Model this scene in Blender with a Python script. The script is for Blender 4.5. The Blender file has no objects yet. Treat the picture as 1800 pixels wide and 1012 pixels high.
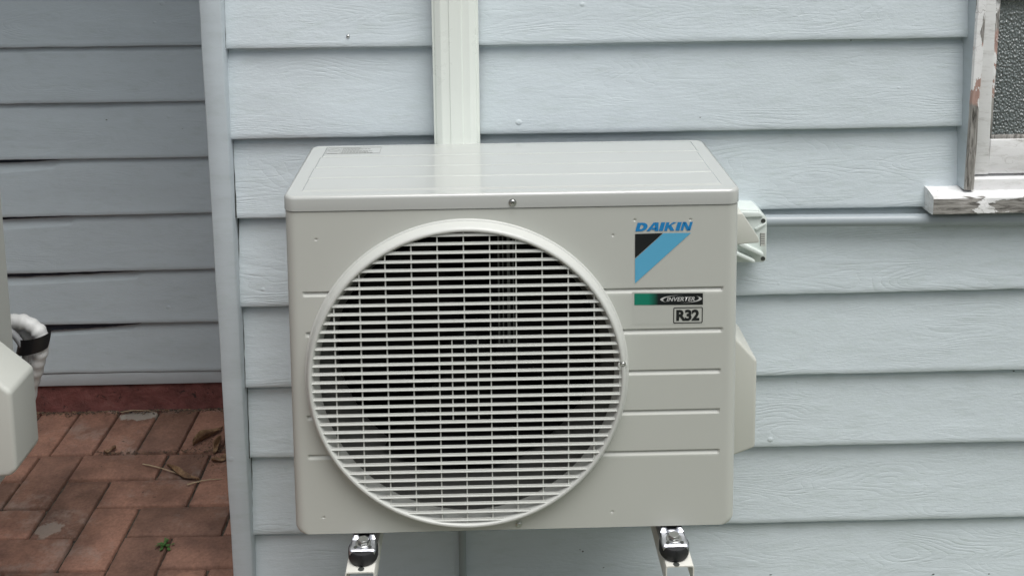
import bpy, bmesh, math, random
from mathutils import Vector, Matrix, noise
random.seed(7)
SC = bpy.context.scene
COL = SC.collection
PI = math.pi

# ------------------------------------------------------------------ camera
CX, CY, CZ = -0.0462, -1.6546, 1.6200
PITCH, YAW, ROLL = 0.1308, 0.0213, -0.0102
FPX, PPX, PPY = 1802.6, 886.2, -14.1
fwd = Vector((math.sin(YAW)*math.cos(PITCH), math.cos(YAW)*math.cos(PITCH), -math.sin(PITCH)))
rt0 = Vector((math.cos(YAW), -math.sin(YAW), 0)); up0 = rt0.cross(fwd)
rt = rt0*math.cos(ROLL)+up0*math.sin(ROLL); upv = -rt0*math.sin(ROLL)+up0*math.cos(ROLL)
cam = bpy.data.cameras.new('camera'); camo = bpy.data.objects.new('camera', cam); COL.objects.link(camo)
camo.matrix_world = Matrix(((rt.x, upv.x, -fwd.x, CX), (rt.y, upv.y, -fwd.y, CY), (rt.z, upv.z, -fwd.z, CZ), (0, 0, 0, 1)))
cam.sensor_fit = 'HORIZONTAL'; cam.sensor_width = 36; cam.lens = 36*FPX/1800
cam.shift_x = (900-PPX)/1800; cam.shift_y = -(506-PPY)/1800
cam.clip_start = 0.02; cam.clip_end = 500
SC.camera = camo

# ------------------------------------------------------------------ world, sun, exposure
SUN_EL, SUN_ROT = math.radians(68), math.radians(150)
wd = bpy.data.worlds.new('World'); SC.world = wd; wd.use_nodes = True
nt = wd.node_tree; nt.nodes.clear()
sky = nt.nodes.new('ShaderNodeTexSky'); sky.sky_type = 'NISHITA'; sky.sun_disc = False
sky.sun_elevation = SUN_EL; sky.sun_rotation = SUN_ROT; sky.dust_density = 4; sky.air_density = 1.2
hs = nt.nodes.new('ShaderNodeHueSaturation'); hs.inputs['Saturation'].default_value = 0.22
bg = nt.nodes.new('ShaderNodeBackground'); bg.inputs['Strength'].default_value = 0.085
wo = nt.nodes.new('ShaderNodeOutputWorld')
nt.links.new(sky.outputs[0], hs.inputs['Color']); nt.links.new(hs.outputs[0], bg.inputs[0]); nt.links.new(bg.outputs[0], wo.inputs[0])
sl = bpy.data.lights.new('sun', 'SUN'); sl.energy = 1.5; sl.angle = math.radians(45); sl.color = (1, 0.985, 0.96)
so = bpy.data.objects.new('sun', sl); COL.objects.link(so)
# direction to the sun: in front of the wall (towards -y), slightly right
az = math.radians(30); el = SUN_EL
tosun = Vector((math.sin(az)*math.cos(el), -math.cos(az)*math.cos(el), math.sin(el)))
so.rotation_euler = tosun.to_track_quat('Z', 'Y').to_euler(); so.location = (0, -3, 6)
SC.view_settings.view_transform = 'Standard'; SC.view_settings.look = 'None'
SC.view_settings.exposure = 0.58; SC.view_settings.gamma = 1
SC.cycles.max_bounces = 8

# ------------------------------------------------------------------ measuring helpers (photo measure -> real plane)
def ray(px, py):
    return fwd*FPX + rt*(px-PPX) - upv*(py-PPY)
CAMP = Vector((CX, CY, CZ))
def onY(px, py, Y):
    d = ray(px, py); return CAMP + d*((Y-CY)/d.y)
def onZ(px, py, Z=0.0):
    d = ray(px, py); return CAMP + d*((Z-CZ)/d.z)
def onX(px, py, X):
    d = ray(px, py); return CAMP + d*((X-CX)/d.x)

# ------------------------------------------------------------------ materials
def mat(name):
    m = bpy.data.materials.new(name); m.use_nodes = True
    n = m.node_tree.nodes; return m, n, m.node_tree.links, n['Principled BSDF']
def N(n, t, **kw):
    x = n.new(t)
    for k, v in kw.items():
        if k in x.inputs.keys() if isinstance(k, str) else False: x.inputs[k].default_value = v
        else: setattr(x, k, v)
    return x
def coords(n, l, scale=(1, 1, 1), loc=(0, 0, 0), rot=(0, 0, 0), kind='Object'):
    tc = n.new('ShaderNodeTexCoord'); mp = n.new('ShaderNodeMapping')
    mp.inputs['Scale'].default_value = scale; mp.inputs['Location'].default_value = loc; mp.inputs['Rotation'].default_value = rot
    l.new(tc.outputs[kind], mp.inputs[0]); return mp.outputs[0]
def nz(n, l, vec, scale, detail=4, rough=0.5, dist=0.0):
    x = n.new('ShaderNodeTexNoise'); x.inputs['Scale'].default_value = scale; x.inputs['Detail'].default_value = detail
    x.inputs['Roughness'].default_value = rough; x.inputs['Distortion'].default_value = dist
    l.new(vec, x.inputs['Vector']); return x.outputs['Fac']
def ramp(n, l, fac, stops):
    r = n.new('ShaderNodeValToRGB'); e = r.color_ramp.elements
    e[0].position = stops[0][0]; e[0].color = (*stops[0][1], 1); e[1].position = stops[-1][0]; e[1].color = (*stops[-1][1], 1)
    for p, c in stops[1:-1]:
        q = e.new(p); q.color = (*c, 1)
    l.new(fac, r.inputs[0]); return r.outputs[0]
def mth(n, l, op, a, b=None, c=None):
    m = n.new('ShaderNodeMath'); m.operation = op
    for i, v in enumerate((a, b, c)):
        if v is None: continue
        if isinstance(v, (int, float)): m.inputs[i].default_value = v
        else: l.new(v, m.inputs[i])
    return m.outputs[0]
def mixc(n, l, f, a, b, mode='MIX'):
    m = n.new('ShaderNodeMix'); m.data_type = 'RGBA'; m.blend_type = mode
    for i, v in ((0, f), (6, a), (7, b)):
        if isinstance(v, (int, float)): m.inputs[i].default_value = v
        elif isinstance(v, tuple): m.inputs[i].default_value = (*v, 1)
        else: l.new(v, m.inputs[i])
    return m.outputs[2]
def bump(n, l, h, strength, dist, prev=None):
    b = n.new('ShaderNodeBump'); b.inputs['Strength'].default_value = strength; b.inputs['Distance'].default_value = dist
    l.new(h, b.inputs['Height'])
    if prev is not None: l.new(prev, b.inputs['Normal'])
    return b.outputs[0]

def paint_wood(name, c, grain=1.0, rough=0.5, seed=0.0):
    m, n, l, P = mat(name)
    # long grain: noise stretched along X, warped so that cathedral figures appear
    v = coords(n, l, (1, 1, 1), (seed, seed*.3, 0))
    ab = n.new('ShaderNodeAttribute'); ab.attribute_name = 'bid'
    ofs = n.new('ShaderNodeCombineXYZ'); l.new(mth(n, l, 'MULTIPLY', ab.outputs['Fac'], 17.3), ofs.inputs[0]); l.new(mth(n, l, 'MULTIPLY', ab.outputs['Fac'], 5.1), ofs.inputs[1]); l.new(mth(n, l, 'MULTIPLY', ab.outputs['Fac'], 3.7), ofs.inputs[2])
    va = n.new('ShaderNodeVectorMath'); va.operation = 'ADD'; l.new(v, va.inputs[0]); l.new(ofs.outputs[0], va.inputs[1]); v = va.outputs[0]
    warp = n.new('ShaderNodeTexNoise'); warp.inputs['Scale'].default_value = 2.6; warp.inputs['Detail'].default_value = 2
    l.new(v, warp.inputs['Vector'])
    sub = n.new('ShaderNodeVectorMath'); sub.operation = 'MULTIPLY_ADD'
    l.new(warp.outputs['Color'], sub.inputs[0]); sub.inputs[1].default_value = (0.0, 0.0, 0.10); l.new(v, sub.inputs[2])
    mp = n.new('ShaderNodeMapping'); mp.inputs['Scale'].default_value = (3.2, 3, 90); l.new(sub.outputs[0], mp.inputs[0])
    g1 = nz(n, l, mp.outputs[0], 2.2, 5, 0.62, 0.5)
    mp2 = n.new('ShaderNodeMapping'); mp2.inputs['Scale'].default_value = (9, 9, 110); l.new(sub.outputs[0], mp2.inputs[0])
    g2 = nz(n, l, mp2.outputs[0], 2.6, 4, 0.6, 0.3)
    # patches where the grain stands proud
    patch = nz(n, l, coords(n, l, (2.6, 1, 8), (seed+3, 1, 2)), 1.6, 3, 0.6)
    pr = n.new('ShaderNodeMapRange'); pr.inputs[1].default_value = 0.44; pr.inputs[2].default_value = 0.66; pr.inputs[3].default_value = 0.04; pr.inputs[4].default_value = 1.0
    l.new(patch, pr.inputs[0])
    sharp = n.new('ShaderNodeMapRange'); sharp.inputs[1].default_value = 0.36; sharp.inputs[2].default_value = 0.5; l.new(g1, sharp.inputs[0])
    # flat-sawn figure: contour lines of a slow field across the board
    mf = n.new('ShaderNodeMapping'); mf.inputs['Scale'].default_value = (1.5, 1, 7.5); l.new(v, mf.inputs[0])
    fld = nz(n, l, mf.outputs[0], 1.3, 2, 0.45)
    sz = n.new('ShaderNodeSeparateXYZ'); l.new(v, sz.inputs[0])
    ph = mth(n, l, 'ADD', mth(n, l, 'MULTIPLY', sz.outputs[2], 55.0), mth(n, l, 'MULTIPLY', fld, 34.0))
    ph = mth(n, l, 'ADD', ph, mth(n, l, 'MULTIPLY', g2, 0.35))
    fig = mth(n, l, 'POWER', mth(n, l, 'ABSOLUTE', mth(n, l, 'SINE', mth(n, l, 'MULTIPLY', ph, 3.14159))), 0.35)
    bs = mth(n, l, 'MULTIPLY_ADD', mth(n, l, 'FRACT', mth(n, l, 'MULTIPLY', ab.outputs['Fac'], 7.77)), 0.75, 0.25)
    h1 = mth(n, l, 'MULTIPLY', mth(n, l, 'ADD', mth(n, l, 'MULTIPLY', sharp.outputs[0], .45), mth(n, l, 'MULTIPLY', fig, 1.25)), mth(n, l, 'MULTIPLY', pr.outputs[0], bs))
    h2 = mth(n, l, 'MULTIPLY_ADD', mth(n, l, 'MULTIPLY', g2, bs), 0.55, h1)
    fine = nz(n, l, coords(n, l, (90, 90, 240)), 1.0, 4, 0.65)
    h3 = mth(n, l, 'MULTIPLY_ADD', fine, 0.85, h2)
    # dings, nail heads, drips
    vo = n.new('ShaderNodeTexVoronoi'); vo.inputs['Scale'].default_value = 8.0; vo.inputs['Randomness'].default_value = 1
    l.new(coords(n, l, (1, 1, 1.2), (seed*2, 0, .3)), vo.inputs['Vector'])
    dg = n.new('ShaderNodeMapRange'); dg.inputs[1].default_value = 0.030; dg.inputs[2].default_value = 0.060; dg.inputs[3].default_value = 1; dg.inputs[4].default_value = 0
    l.new(vo.outputs['Distance'], dg.inputs[0])
    h4 = mth(n, l, 'MULTIPLY_ADD', dg.outputs[0], 1.7, h3)
    big = nz(n, l, coords(n, l, (3, 3, 9), (seed, 4, 1)), 1.5, 2)
    b0 = bump(n, l, big, 0.35, 0.006)
    l.new(bump(n, l, h4, 0.75*grain, 0.0012, b0), P.inputs['Normal'])
    tone = nz(n, l, coords(n, l, (1.5, 1, 5), (seed, 0, 0)), 2.0, 4, 0.6)
    col = mixc(n, l, tone, tuple(x*0.90 for x in c), tuple(min(1, x*1.08) for x in c))
    dirt = nz(n, l, coords(n, l, (8, 8, 30), (1, seed, 0)), 2.0, 5, 0.7)
    dr = ramp(n, l, dirt, [(0.0, (0.72, 0.74, 0.70)), (0.36, (0.93, 0.94, 0.92)), (0.5, (1, 1, 1))])
    col = mixc(n, l, 0.7, col, dr, 'MULTIPLY')
    cr = ramp(n, l, g1, [(0.27, (0.74, 0.77, 0.78)), (0.34, (1, 1, 1))])
    col = mixc(n, l, mth(n, l, 'MULTIPLY', pr.outputs[0], 0.8), col, cr, 'MULTIPLY')
    l.new(col, P.inputs['Base Color'])
    P.inputs['Roughness'].default_value = rough; P.inputs['Specular IOR Level'].default_value = 0.45
    return m
def plain(name, c, rough=0.4, metal=0.0, var=0.04, bumps=0.0, bscale=300, spec=0.5, coat=0.0):
    m, n, l, P = mat(name)
    t = nz(n, l, coords(n, l), 7.0, 4, 0.6)
    col = mixc(n, l, t, tuple(x*(1-var) for x in c), tuple(min(1, x*(1+var)) for x in c))
    l.new(col, P.inputs['Base Color']); P.inputs['Metallic'].default_value = metal
    rr = n.new('ShaderNodeMapRange'); rr.inputs[3].default_value = rough*0.85; rr.inputs[4].default_value = rough*1.15
    l.new(nz(n, l, coords(n, l, (1, 1, 1), (3, 1, 4)), 12, 5, 0.7), rr.inputs[0]); l.new(rr.outputs[0], P.inputs['Roughness'])
    P.inputs['Specular IOR Level'].default_value = spec
    P.inputs['Coat Weight'].default_value = coat; P.inputs['Coat Roughness'].default_value = 0.08
    if bumps: l.new(bump(n, l, nz(n, l, coords(n, l), bscale, 3), bumps, 0.0006), P.inputs['Normal'])
    return m
M = {}
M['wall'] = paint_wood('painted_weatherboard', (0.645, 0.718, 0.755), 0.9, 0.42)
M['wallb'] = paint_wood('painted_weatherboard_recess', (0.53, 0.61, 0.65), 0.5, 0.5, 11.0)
M['wallt'] = paint_wood('painted_base_trim', (0.50, 0.55, 0.58), 0.3, 0.45, 14.0)
M['corner'] = paint_wood('painted_corner_timber', (0.52, 0.58, 0.615), 0.35, 0.4, 5.0)
M['ivory'] = plain('ivory_powder_coat', (0.54, 0.555, 0.515), 0.34, var=0.02, bumps=0.10, bscale=900, spec=0.5)
M['lid'] = plain('ivory_coat_dimmed', (0.485, 0.50, 0.48), 0.10, var=0.02, bumps=0.02, bscale=500, spec=0.8, coat=0.6)  # cabinet paint, darkened here to offset the strong light on top
M['plastic'] = plain('ivory_plastic', (0.59, 0.605, 0.575), 0.33, var=0.02, spec=0.5)
M['cover'] = plain('cover_plastic', (0.565, 0.575, 0.525), 0.4, var=0.02, spec=0.5)
M['shroud'] = plain('shroud_plastic', (0.10, 0.102, 0.096), 0.5)
M['dark'] = plain('shade_black', (0.002, 0.002, 0.002), 0.9, spec=0.0)  # near-black, standing in for shade inside the cabinet and behind boards
M['fan'] = plain('fan_plastic', (0.004, 0.004, 0.0045), 0.5, spec=0.12)
M['coil'] = plain('coil_fin', (0.05, 0.05, 0.055), 0.5, 0.6)
M['zinc'] = plain('zinc_plate', (0.70, 0.72, 0.78), 0.30, 1.0, var=0.1, bumps=0.15, bscale=200)
M['bolt'] = plain('bolt_steel', (0.55, 0.56, 0.55), 0.3, 1.0, var=0.1)
M['rubber'] = plain('black_rubber', (0.013, 0.014, 0.016), 0.6)
M['bracket'] = plain('cream_bracket_coat', (0.74, 0.735, 0.68), 0.35, var=0.02)
M['duct'] = plain('white_duct_plastic', (0.85, 0.90, 0.845), 0.28, var=0.012, spec=0.5)
M['conduit'] = plain('grey_painted_conduit', (0.34, 0.385, 0.41), 0.3, var=0.05, bumps=0.1, bscale=150)
M['isol'] = plain('pale_isolator_plastic', (0.70, 0.76, 0.73), 0.25, var=0.02)
M['hole'] = plain('screw_hole', (0.05, 0.055, 0.05), 0.6)
M['blue'] = plain('logo_blue', (0.018, 0.235, 0.55), 0.35, var=0.01)
M['cyan'] = plain('logo_light_blue', (0.11, 0.43, 0.66), 0.35, var=0.01)
M['ink'] = plain('logo_black', (0.012, 0.014, 0.016), 0.3, var=0.01)
M['silver'] = plain('logo_silver', (0.55, 0.56, 0.55), 0.35, var=0.01)
M['paper'] = plain('sticker_paper', (0.56, 0.565, 0.53), 0.3, var=0.01)
M['greyink'] = plain('sticker_grey_ink', (0.16, 0.165, 0.16), 0.5)
M['tape'] = plain('black_tape', (0.012, 0.012, 0.013), 0.4, bumps=0.3, bscale=120)
M['lagging'] = plain('white_pipe_lagging', (0.68, 0.69, 0.68), 0.5, var=0.12, bumps=0.6, bscale=90)
M['greyhose'] = plain('grey_cable_sheath', (0.30, 0.31, 0.32), 0.45)
M['soffit'] = plain('soffit_paint', (0.45, 0.46, 0.46), 0.6)
M['weed'] = plain('weed_leaf', (0.055, 0.13, 0.03), 0.5, var=0.3)
M['twig'] = plain('dry_straw', (0.40, 0.31, 0.20), 0.7, var=0.2)

# gradient sticker
m, n, l, P = mat('green_black_sticker')
tc = n.new('ShaderNodeTexCoord'); sp = n.new('ShaderNodeSeparateXYZ'); l.new(tc.outputs['Generated'], sp.inputs[0])
l.new(ramp(n, l, sp.outputs[0], [(0.0, (0.004, 0.21, 0.135)), (0.2, (0.004, 0.21, 0.135)), (0.35, (0.004, 0.008, 0.011)), (1, (0.006, 0.007, 0.009))]), P.inputs['Base Color'])
P.inputs['Roughness'].default_value = 0.3; M['grad'] = m

# flaking white paint over grey timber
def flaky(name, cover, seed, axis=(1, 1, 1), pink=False, sillx=None):
    m, n, l, P = mat(name)
    v = coords(n, l, axis, (seed, seed, seed))
    a = nz(n, l, v, 9, 6, 0.62, 0.4)
    if sillx is not None:
        ge = n.new('ShaderNodeNewGeometry'); s1 = n.new('ShaderNodeSeparateXYZ'); s2 = n.new('ShaderNodeSeparateXYZ'); l.new(ge.outputs['Position'], s1.inputs[0]); l.new(ge.outputs['True Normal'], s2.inputs[0])
        top = mth(n, l, 'GREATER_THAN', s2.outputs[2], .5); rr = n.new('ShaderNodeMapRange'); rr.inputs[1].default_value = sillx-.02; rr.inputs[2].default_value = sillx+.03; l.new(s1.outputs[0], rr.inputs[0])
        side = mth(n, l, 'LESS_THAN', s2.outputs[0], -.6)
        k_ = mth(n, l, 'MAXIMUM', mth(n, l, 'MAXIMUM', top, side), mth(n, l, 'MULTIPLY', rr.outputs[0], .75))
        a = mth(n, l, 'ADD', a, mth(n, l, 'MULTIPLY_ADD', k_, .20, -.13))
    if pink:
        zP = onY(1705, 145, .320).z; sx_ = n.new('ShaderNodeSeparateXYZ'); gg = n.new('ShaderNodeNewGeometry'); l.new(gg.outputs['Position'], sx_.inputs[0])
        hz = mth(n, l, 'ADD', mth(n, l, 'SUBTRACT', sx_.outputs[2], zP), mth(n, l, 'MULTIPLY', mth(n, l, 'SUBTRACT', nz(n, l, coords(n, l, (3, 3, 1), (seed, 0, 0)), 14, 4, .7), .5), .35)); gt = mth(n, l, 'GREATER_THAN', hz, 0.0)
        a = mth(n, l, 'ADD', a, mth(n, l, 'ADD', mth(n, l, 'MULTIPLY', gt, .36), -.28))
    f = n.new('ShaderNodeMapRange'); f.inputs[1].default_value = cover; f.inputs[2].default_value = cover+0.012; l.new(a, f.inputs[0])
    g = nz(n, l, coords(n, l, (6, 30, 60) if axis[0] <= axis[2] else (60, 60, 6), (seed, 0, 0)), 3, 6, 0.7, 0.8)
    wood = ramp(n, l, g, [(0.36, (0.04, 0.037, 0.033)), (0.46, (0.22, 0.21, 0.195)), (0.66, (0.46, 0.445, 0.42))])
    if pink:
        band = n.new('ShaderNodeMapRange'); band.inputs[1].default_value = .14; band.inputs[2].default_value = .02; l.new(mth(n, l, 'ABSOLUTE', mth(n, l, 'SUBTRACT', sx_.outputs[2], zP+.03)), band.inputs[0])
        pk = mth(n, l, 'MULTIPLY', mth(n, l, 'ADD', nz(n, l, coords(n, l, (3, 1, 2), (2, 0, seed)), 9, 4), .35), band.outputs[0])
        pf = n.new('ShaderNodeMapRange'); pf.inputs[1].default_value = 0.52; pf.inputs[2].default_value = 0.58; l.new(pk, pf.inputs[0])
        wood = mixc(n, l, mth(n, l, 'MULTIPLY', pf.outputs[0], .7), wood, (0.50, 0.30, 0.25))
    cr = n.new('ShaderNodeTexVoronoi'); cr.feature = 'DISTANCE_TO_EDGE'; cr.inputs['Scale'].default_value = 26
    wv = n.new('ShaderNodeVectorMath'); wv.operation = 'MULTIPLY_ADD'
    nn = n.new('ShaderNodeTexNoise'); nn.inputs['Scale'].default_value = 30; l.new(v, nn.inputs['Vector'])
    l.new(nn.outputs['Color'], wv.inputs[0]); wv.inputs[1].default_value = (.06, .06, .06); l.new(coords(n, l, (.35, 1, 1.2), (seed, 0, 0)), wv.inputs[2])
    l.new(wv.outputs[0], cr.inputs['Vector'])
    cf = n.new('ShaderNodeMapRange'); cf.inputs[1].default_value = 0.004; cf.inputs[2].default_value = 0.022; cf.inputs[3].default_value = 0.0; cf.inputs[4].default_value = 1; l.new(cr.outputs[0], cf.inputs[0])
    ms = nz(n, l, coords(n, l, (1, 1, 1), (seed, 2, 2)), 11, 3)
    cm = n.new('ShaderNodeMapRange'); cm.inputs[1].default_value = 0.5; cm.inputs[2].default_value = 0.62; cm.inputs[3].default_value = 1; cm.inputs[4].default_value = 0; l.new(ms, cm.inputs[0])
    crk = mth(n, l, 'MAXIMUM', cf.outputs[0], cm.outputs[0])
    sm = nz(n, l, coords(n, l, (4, 4, 14), (seed, 5, 0)), 6, 5, .7)
    white = ramp(n, l, sm, [(0.26, (0.45, 0.445, 0.425)), (0.36, (0.74, 0.74, 0.73)), (0.5, (0.86, 0.865, 0.865))])
    white = mixc(n, l, crk, (0.40, 0.39, 0.37), white)
    # grey lifted edge round each flake
    e = n.new('ShaderNodeMapRange'); e.inputs[1].default_value = cover-0.012; e.inputs[2].default_value = cover+0.004; l.new(a, e.inputs[0])
    col = mixc(n, l, f.outputs[0], wood, white)
    l.new(col, P.inputs['Base Color']); P.inputs['Roughness'].default_value = 0.55
    h = mth(n, l, 'MULTIPLY_ADD', e.outputs[0], 1.6, mth(n, l, 'MULTIPLY_ADD', crk, 0.4, mth(n, l, 'MULTIPLY', g, 0.6)))
    l.new(bump(n, l, h, 0.9, 0.0012), P.inputs['Normal'])
    return m
M['sill'] = flaky('flaking_sill_paint', 0.49, 5.0, (0.5, 1, 1.5), sillx=onY(1722, 360, .31).x)
M['sash'] = flaky('cracked_white_paint', 0.30, 7.0)
M['stile'] = flaky('weathered_stile', 0.56, 4.3, (1.8, 1.8, 0.45), True)

# pebbled glass
m, n, l, P = mat('pebbled_glass')
vo = n.new('ShaderNodeTexVoronoi'); vo.feature = 'SMOOTH_F1'; vo.inputs['Scale'].default_value = 210; vo.inputs['Smoothness'].default_value = 0.35
l.new(coords(n, l, (1, 1, .8)), vo.inputs['Vector'])
l.new(bump(n, l, vo.outputs['Distance'], 1.0, 0.006), P.inputs['Normal'])
t = nz(n, l, coords(n, l), 9, 4)
l.new(mixc(n, l, t, (0.10, 0.125, 0.125), (0.21, 0.24, 0.24)), P.inputs['Base Color'])
P.inputs['Roughness'].default_value = 0.16; P.inputs['Specular IOR Level'].default_value = 0.8; P.inputs['Coat Weight'].default_value = 1.0; P.inputs['Coat Roughness'].default_value = 0.05
M['glass'] = m

# bricks (one material, per-brick tone from a vertex attribute)
m, n, l, P = mat('red_clay_paver')
at = n.new('ShaderNodeAttribute'); at.attribute_name = 'tone'
v = coords(n, l)
big = nz(n, l, v, 9, 5, 0.6); fine = nz(n, l, v, 130, 4, 0.7)
base = mixc(n, l, at.outputs['Fac'], (0.18, 0.105, 0.080), (0.33, 0.178, 0.132))
base = mixc(n, l, 0.75, base, ramp(n, l, big, [(0.3, (0.50, 0.52, 0.54)), (0.6, (1.1, 1.08, 1.04))]), 'MULTIPLY')
gr_ = nz(n, l, coords(n, l, (1, 1, 1), (7, 1, 3)), 3.2, 6, 0.75)
base = mixc(n, l, 0.8, base, ramp(n, l, gr_, [(0.38, (0.62, 0.62, 0.60)), (0.58, (1.08, 1.08, 1.08))]), 'MULTIPLY')
base = mixc(n, l, 0.5, base, ramp(n, l, fine, [(0.35, (0.66, 0.66, 0.66)), (0.62, (1.2, 1.2, 1.2))]), 'MULTIPLY')
st = nz(n, l, coords(n, l, (1, 1, 1), (4, 4, 0)), 6, 6, 0.72)
base = mixc(n, l, ramp(n, l, st, [(0.54, (0, 0, 0)), (0.68, (0.55, 0.55, 0.55))]), base, (0.33, 0.27, 0.235))
sk = nz(n, l, coords(n, l, (1, 1, 1), (9, 2, 0)), 46, 3, 0.6)
base = mixc(n, l, ramp(n, l, sk, [(0.70, (0, 0, 0)), (0.73, (.8, .8, .8))]), base, (0.05, 0.035, 0.03))
# pale cement smear on one paver of the border course
geo = n.new('ShaderNodeNewGeometry')
def blob(cx, cy, rx, ry, amt):
    s = n.new('ShaderNodeSeparateXYZ'); l.new(geo.outputs['Position'], s.inputs[0])
    dx = mth(n, l, 'DIVIDE', mth(n, l, 'SUBTRACT', s.outputs[0], cx), rx); dy = mth(n, l, 'DIVIDE', mth(n, l, 'SUBTRACT', s.outputs[1], cy), ry)
    d = mth(n, l, 'SQRT', mth(n, l, 'ADD', mth(n, l, 'MULTIPLY', dx, dx), mth(n, l, 'MULTIPLY', dy, dy)))
    d = mth(n, l, 'ADD', d, mth(n, l, 'MULTIPLY', mth(n, l, 'SUBTRACT', nz(n, l, v, 35, 4, .7), 0.5), 1.6))
    r = n.new('ShaderNodeMapRange'); r.inputs[1].default_value = 1.0; r.inputs[2].default_value = 0.85; r.inputs[4].default_value = amt; l.new(d, r.inputs[0]); return r.outputs[0]
q1 = onZ(244, 729); q2 = onZ(84, 930); q3 = onZ(205, 724)
for q, rx, ry, a in ((q1, .055, .028, .85), (q2, .035, .03, .4), (q3, .03, .012, .3)):
    base = mixc(n, l, blob(q.x, q.y, rx, ry, a), base, (0.36, 0.34, 0.30))
l.new(base, P.inputs['Base Color']); P.inputs['Roughness'].default_value = 0.82; P.inputs['Specular IOR Level'].default_value = 0.3
l.new(bump(n, l, mth(n, l, 'ADD', fine, mth(n, l, 'MULTIPLY', big, 1.5)), 0.5, 0.0015), P.inputs['Normal'])
M['brick'] = m
m, n, l, P = mat('dirt_joint')
v = coords(n, l)
l.new(ramp(n, l, nz(n, l, v, 60, 5, .7), [(0.35, (0.018, 0.015, 0.012)), (0.65, (0.11, 0.09, 0.07))]), P.inputs['Base Color'])
l.new(bump(n, l, nz(n, l, v, 180, 4, .7), 1.0, 0.004), P.inputs['Normal']); P.inputs['Roughness'].default_value = 0.95
M['dirt'] = m
m, n, l, P = mat('red_plinth_paint')
v = coords(n, l)
base = ramp(n, l, nz(n, l, v, 14, 6, .7), [(0.3, (0.09, 0.034, 0.030)), (0.55, (0.18, 0.062, 0.055)), (0.8, (0.23, 0.11, 0.098))])
hh = nz(n, l, coords(n, l, (1, 1, 1), (3, 3, 3)), 40, 4, .7, .5)
base = mixc(n, l, ramp(n, l, hh, [(0.62, (0, 0, 0)), (0.66, (1, 1, 1))]), base, (0.035, 0.02, 0.018))
l.new(base, P.inputs['Base Color']); P.inputs['Roughness'].default_value = 0.75
l.new(bump(n, l, mth(n, l, 'SUBTRACT', nz(n, l, v, 60, 5, .7), hh), 0.9, 0.004), P.inputs['Normal'])
M['plinth'] = m
m, n, l, P = mat('dry_leaf')
v = coords(n, l)
l.new(ramp(n, l, nz(n, l, v, 60, 5, .7), [(0.3, (0.06, 0.035, 0.022)), (0.5, (0.17, 0.095, 0.05)), (0.72, (0.30, 0.20, 0.11))]), P.inputs['Base Color'])
P.inputs['Roughness'].default_value = 0.6; l.new(bump(n, l, nz(n, l, v, 90, 4), 0.6, 0.001), P.inputs['Normal'])
M['leaf'] = m

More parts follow.
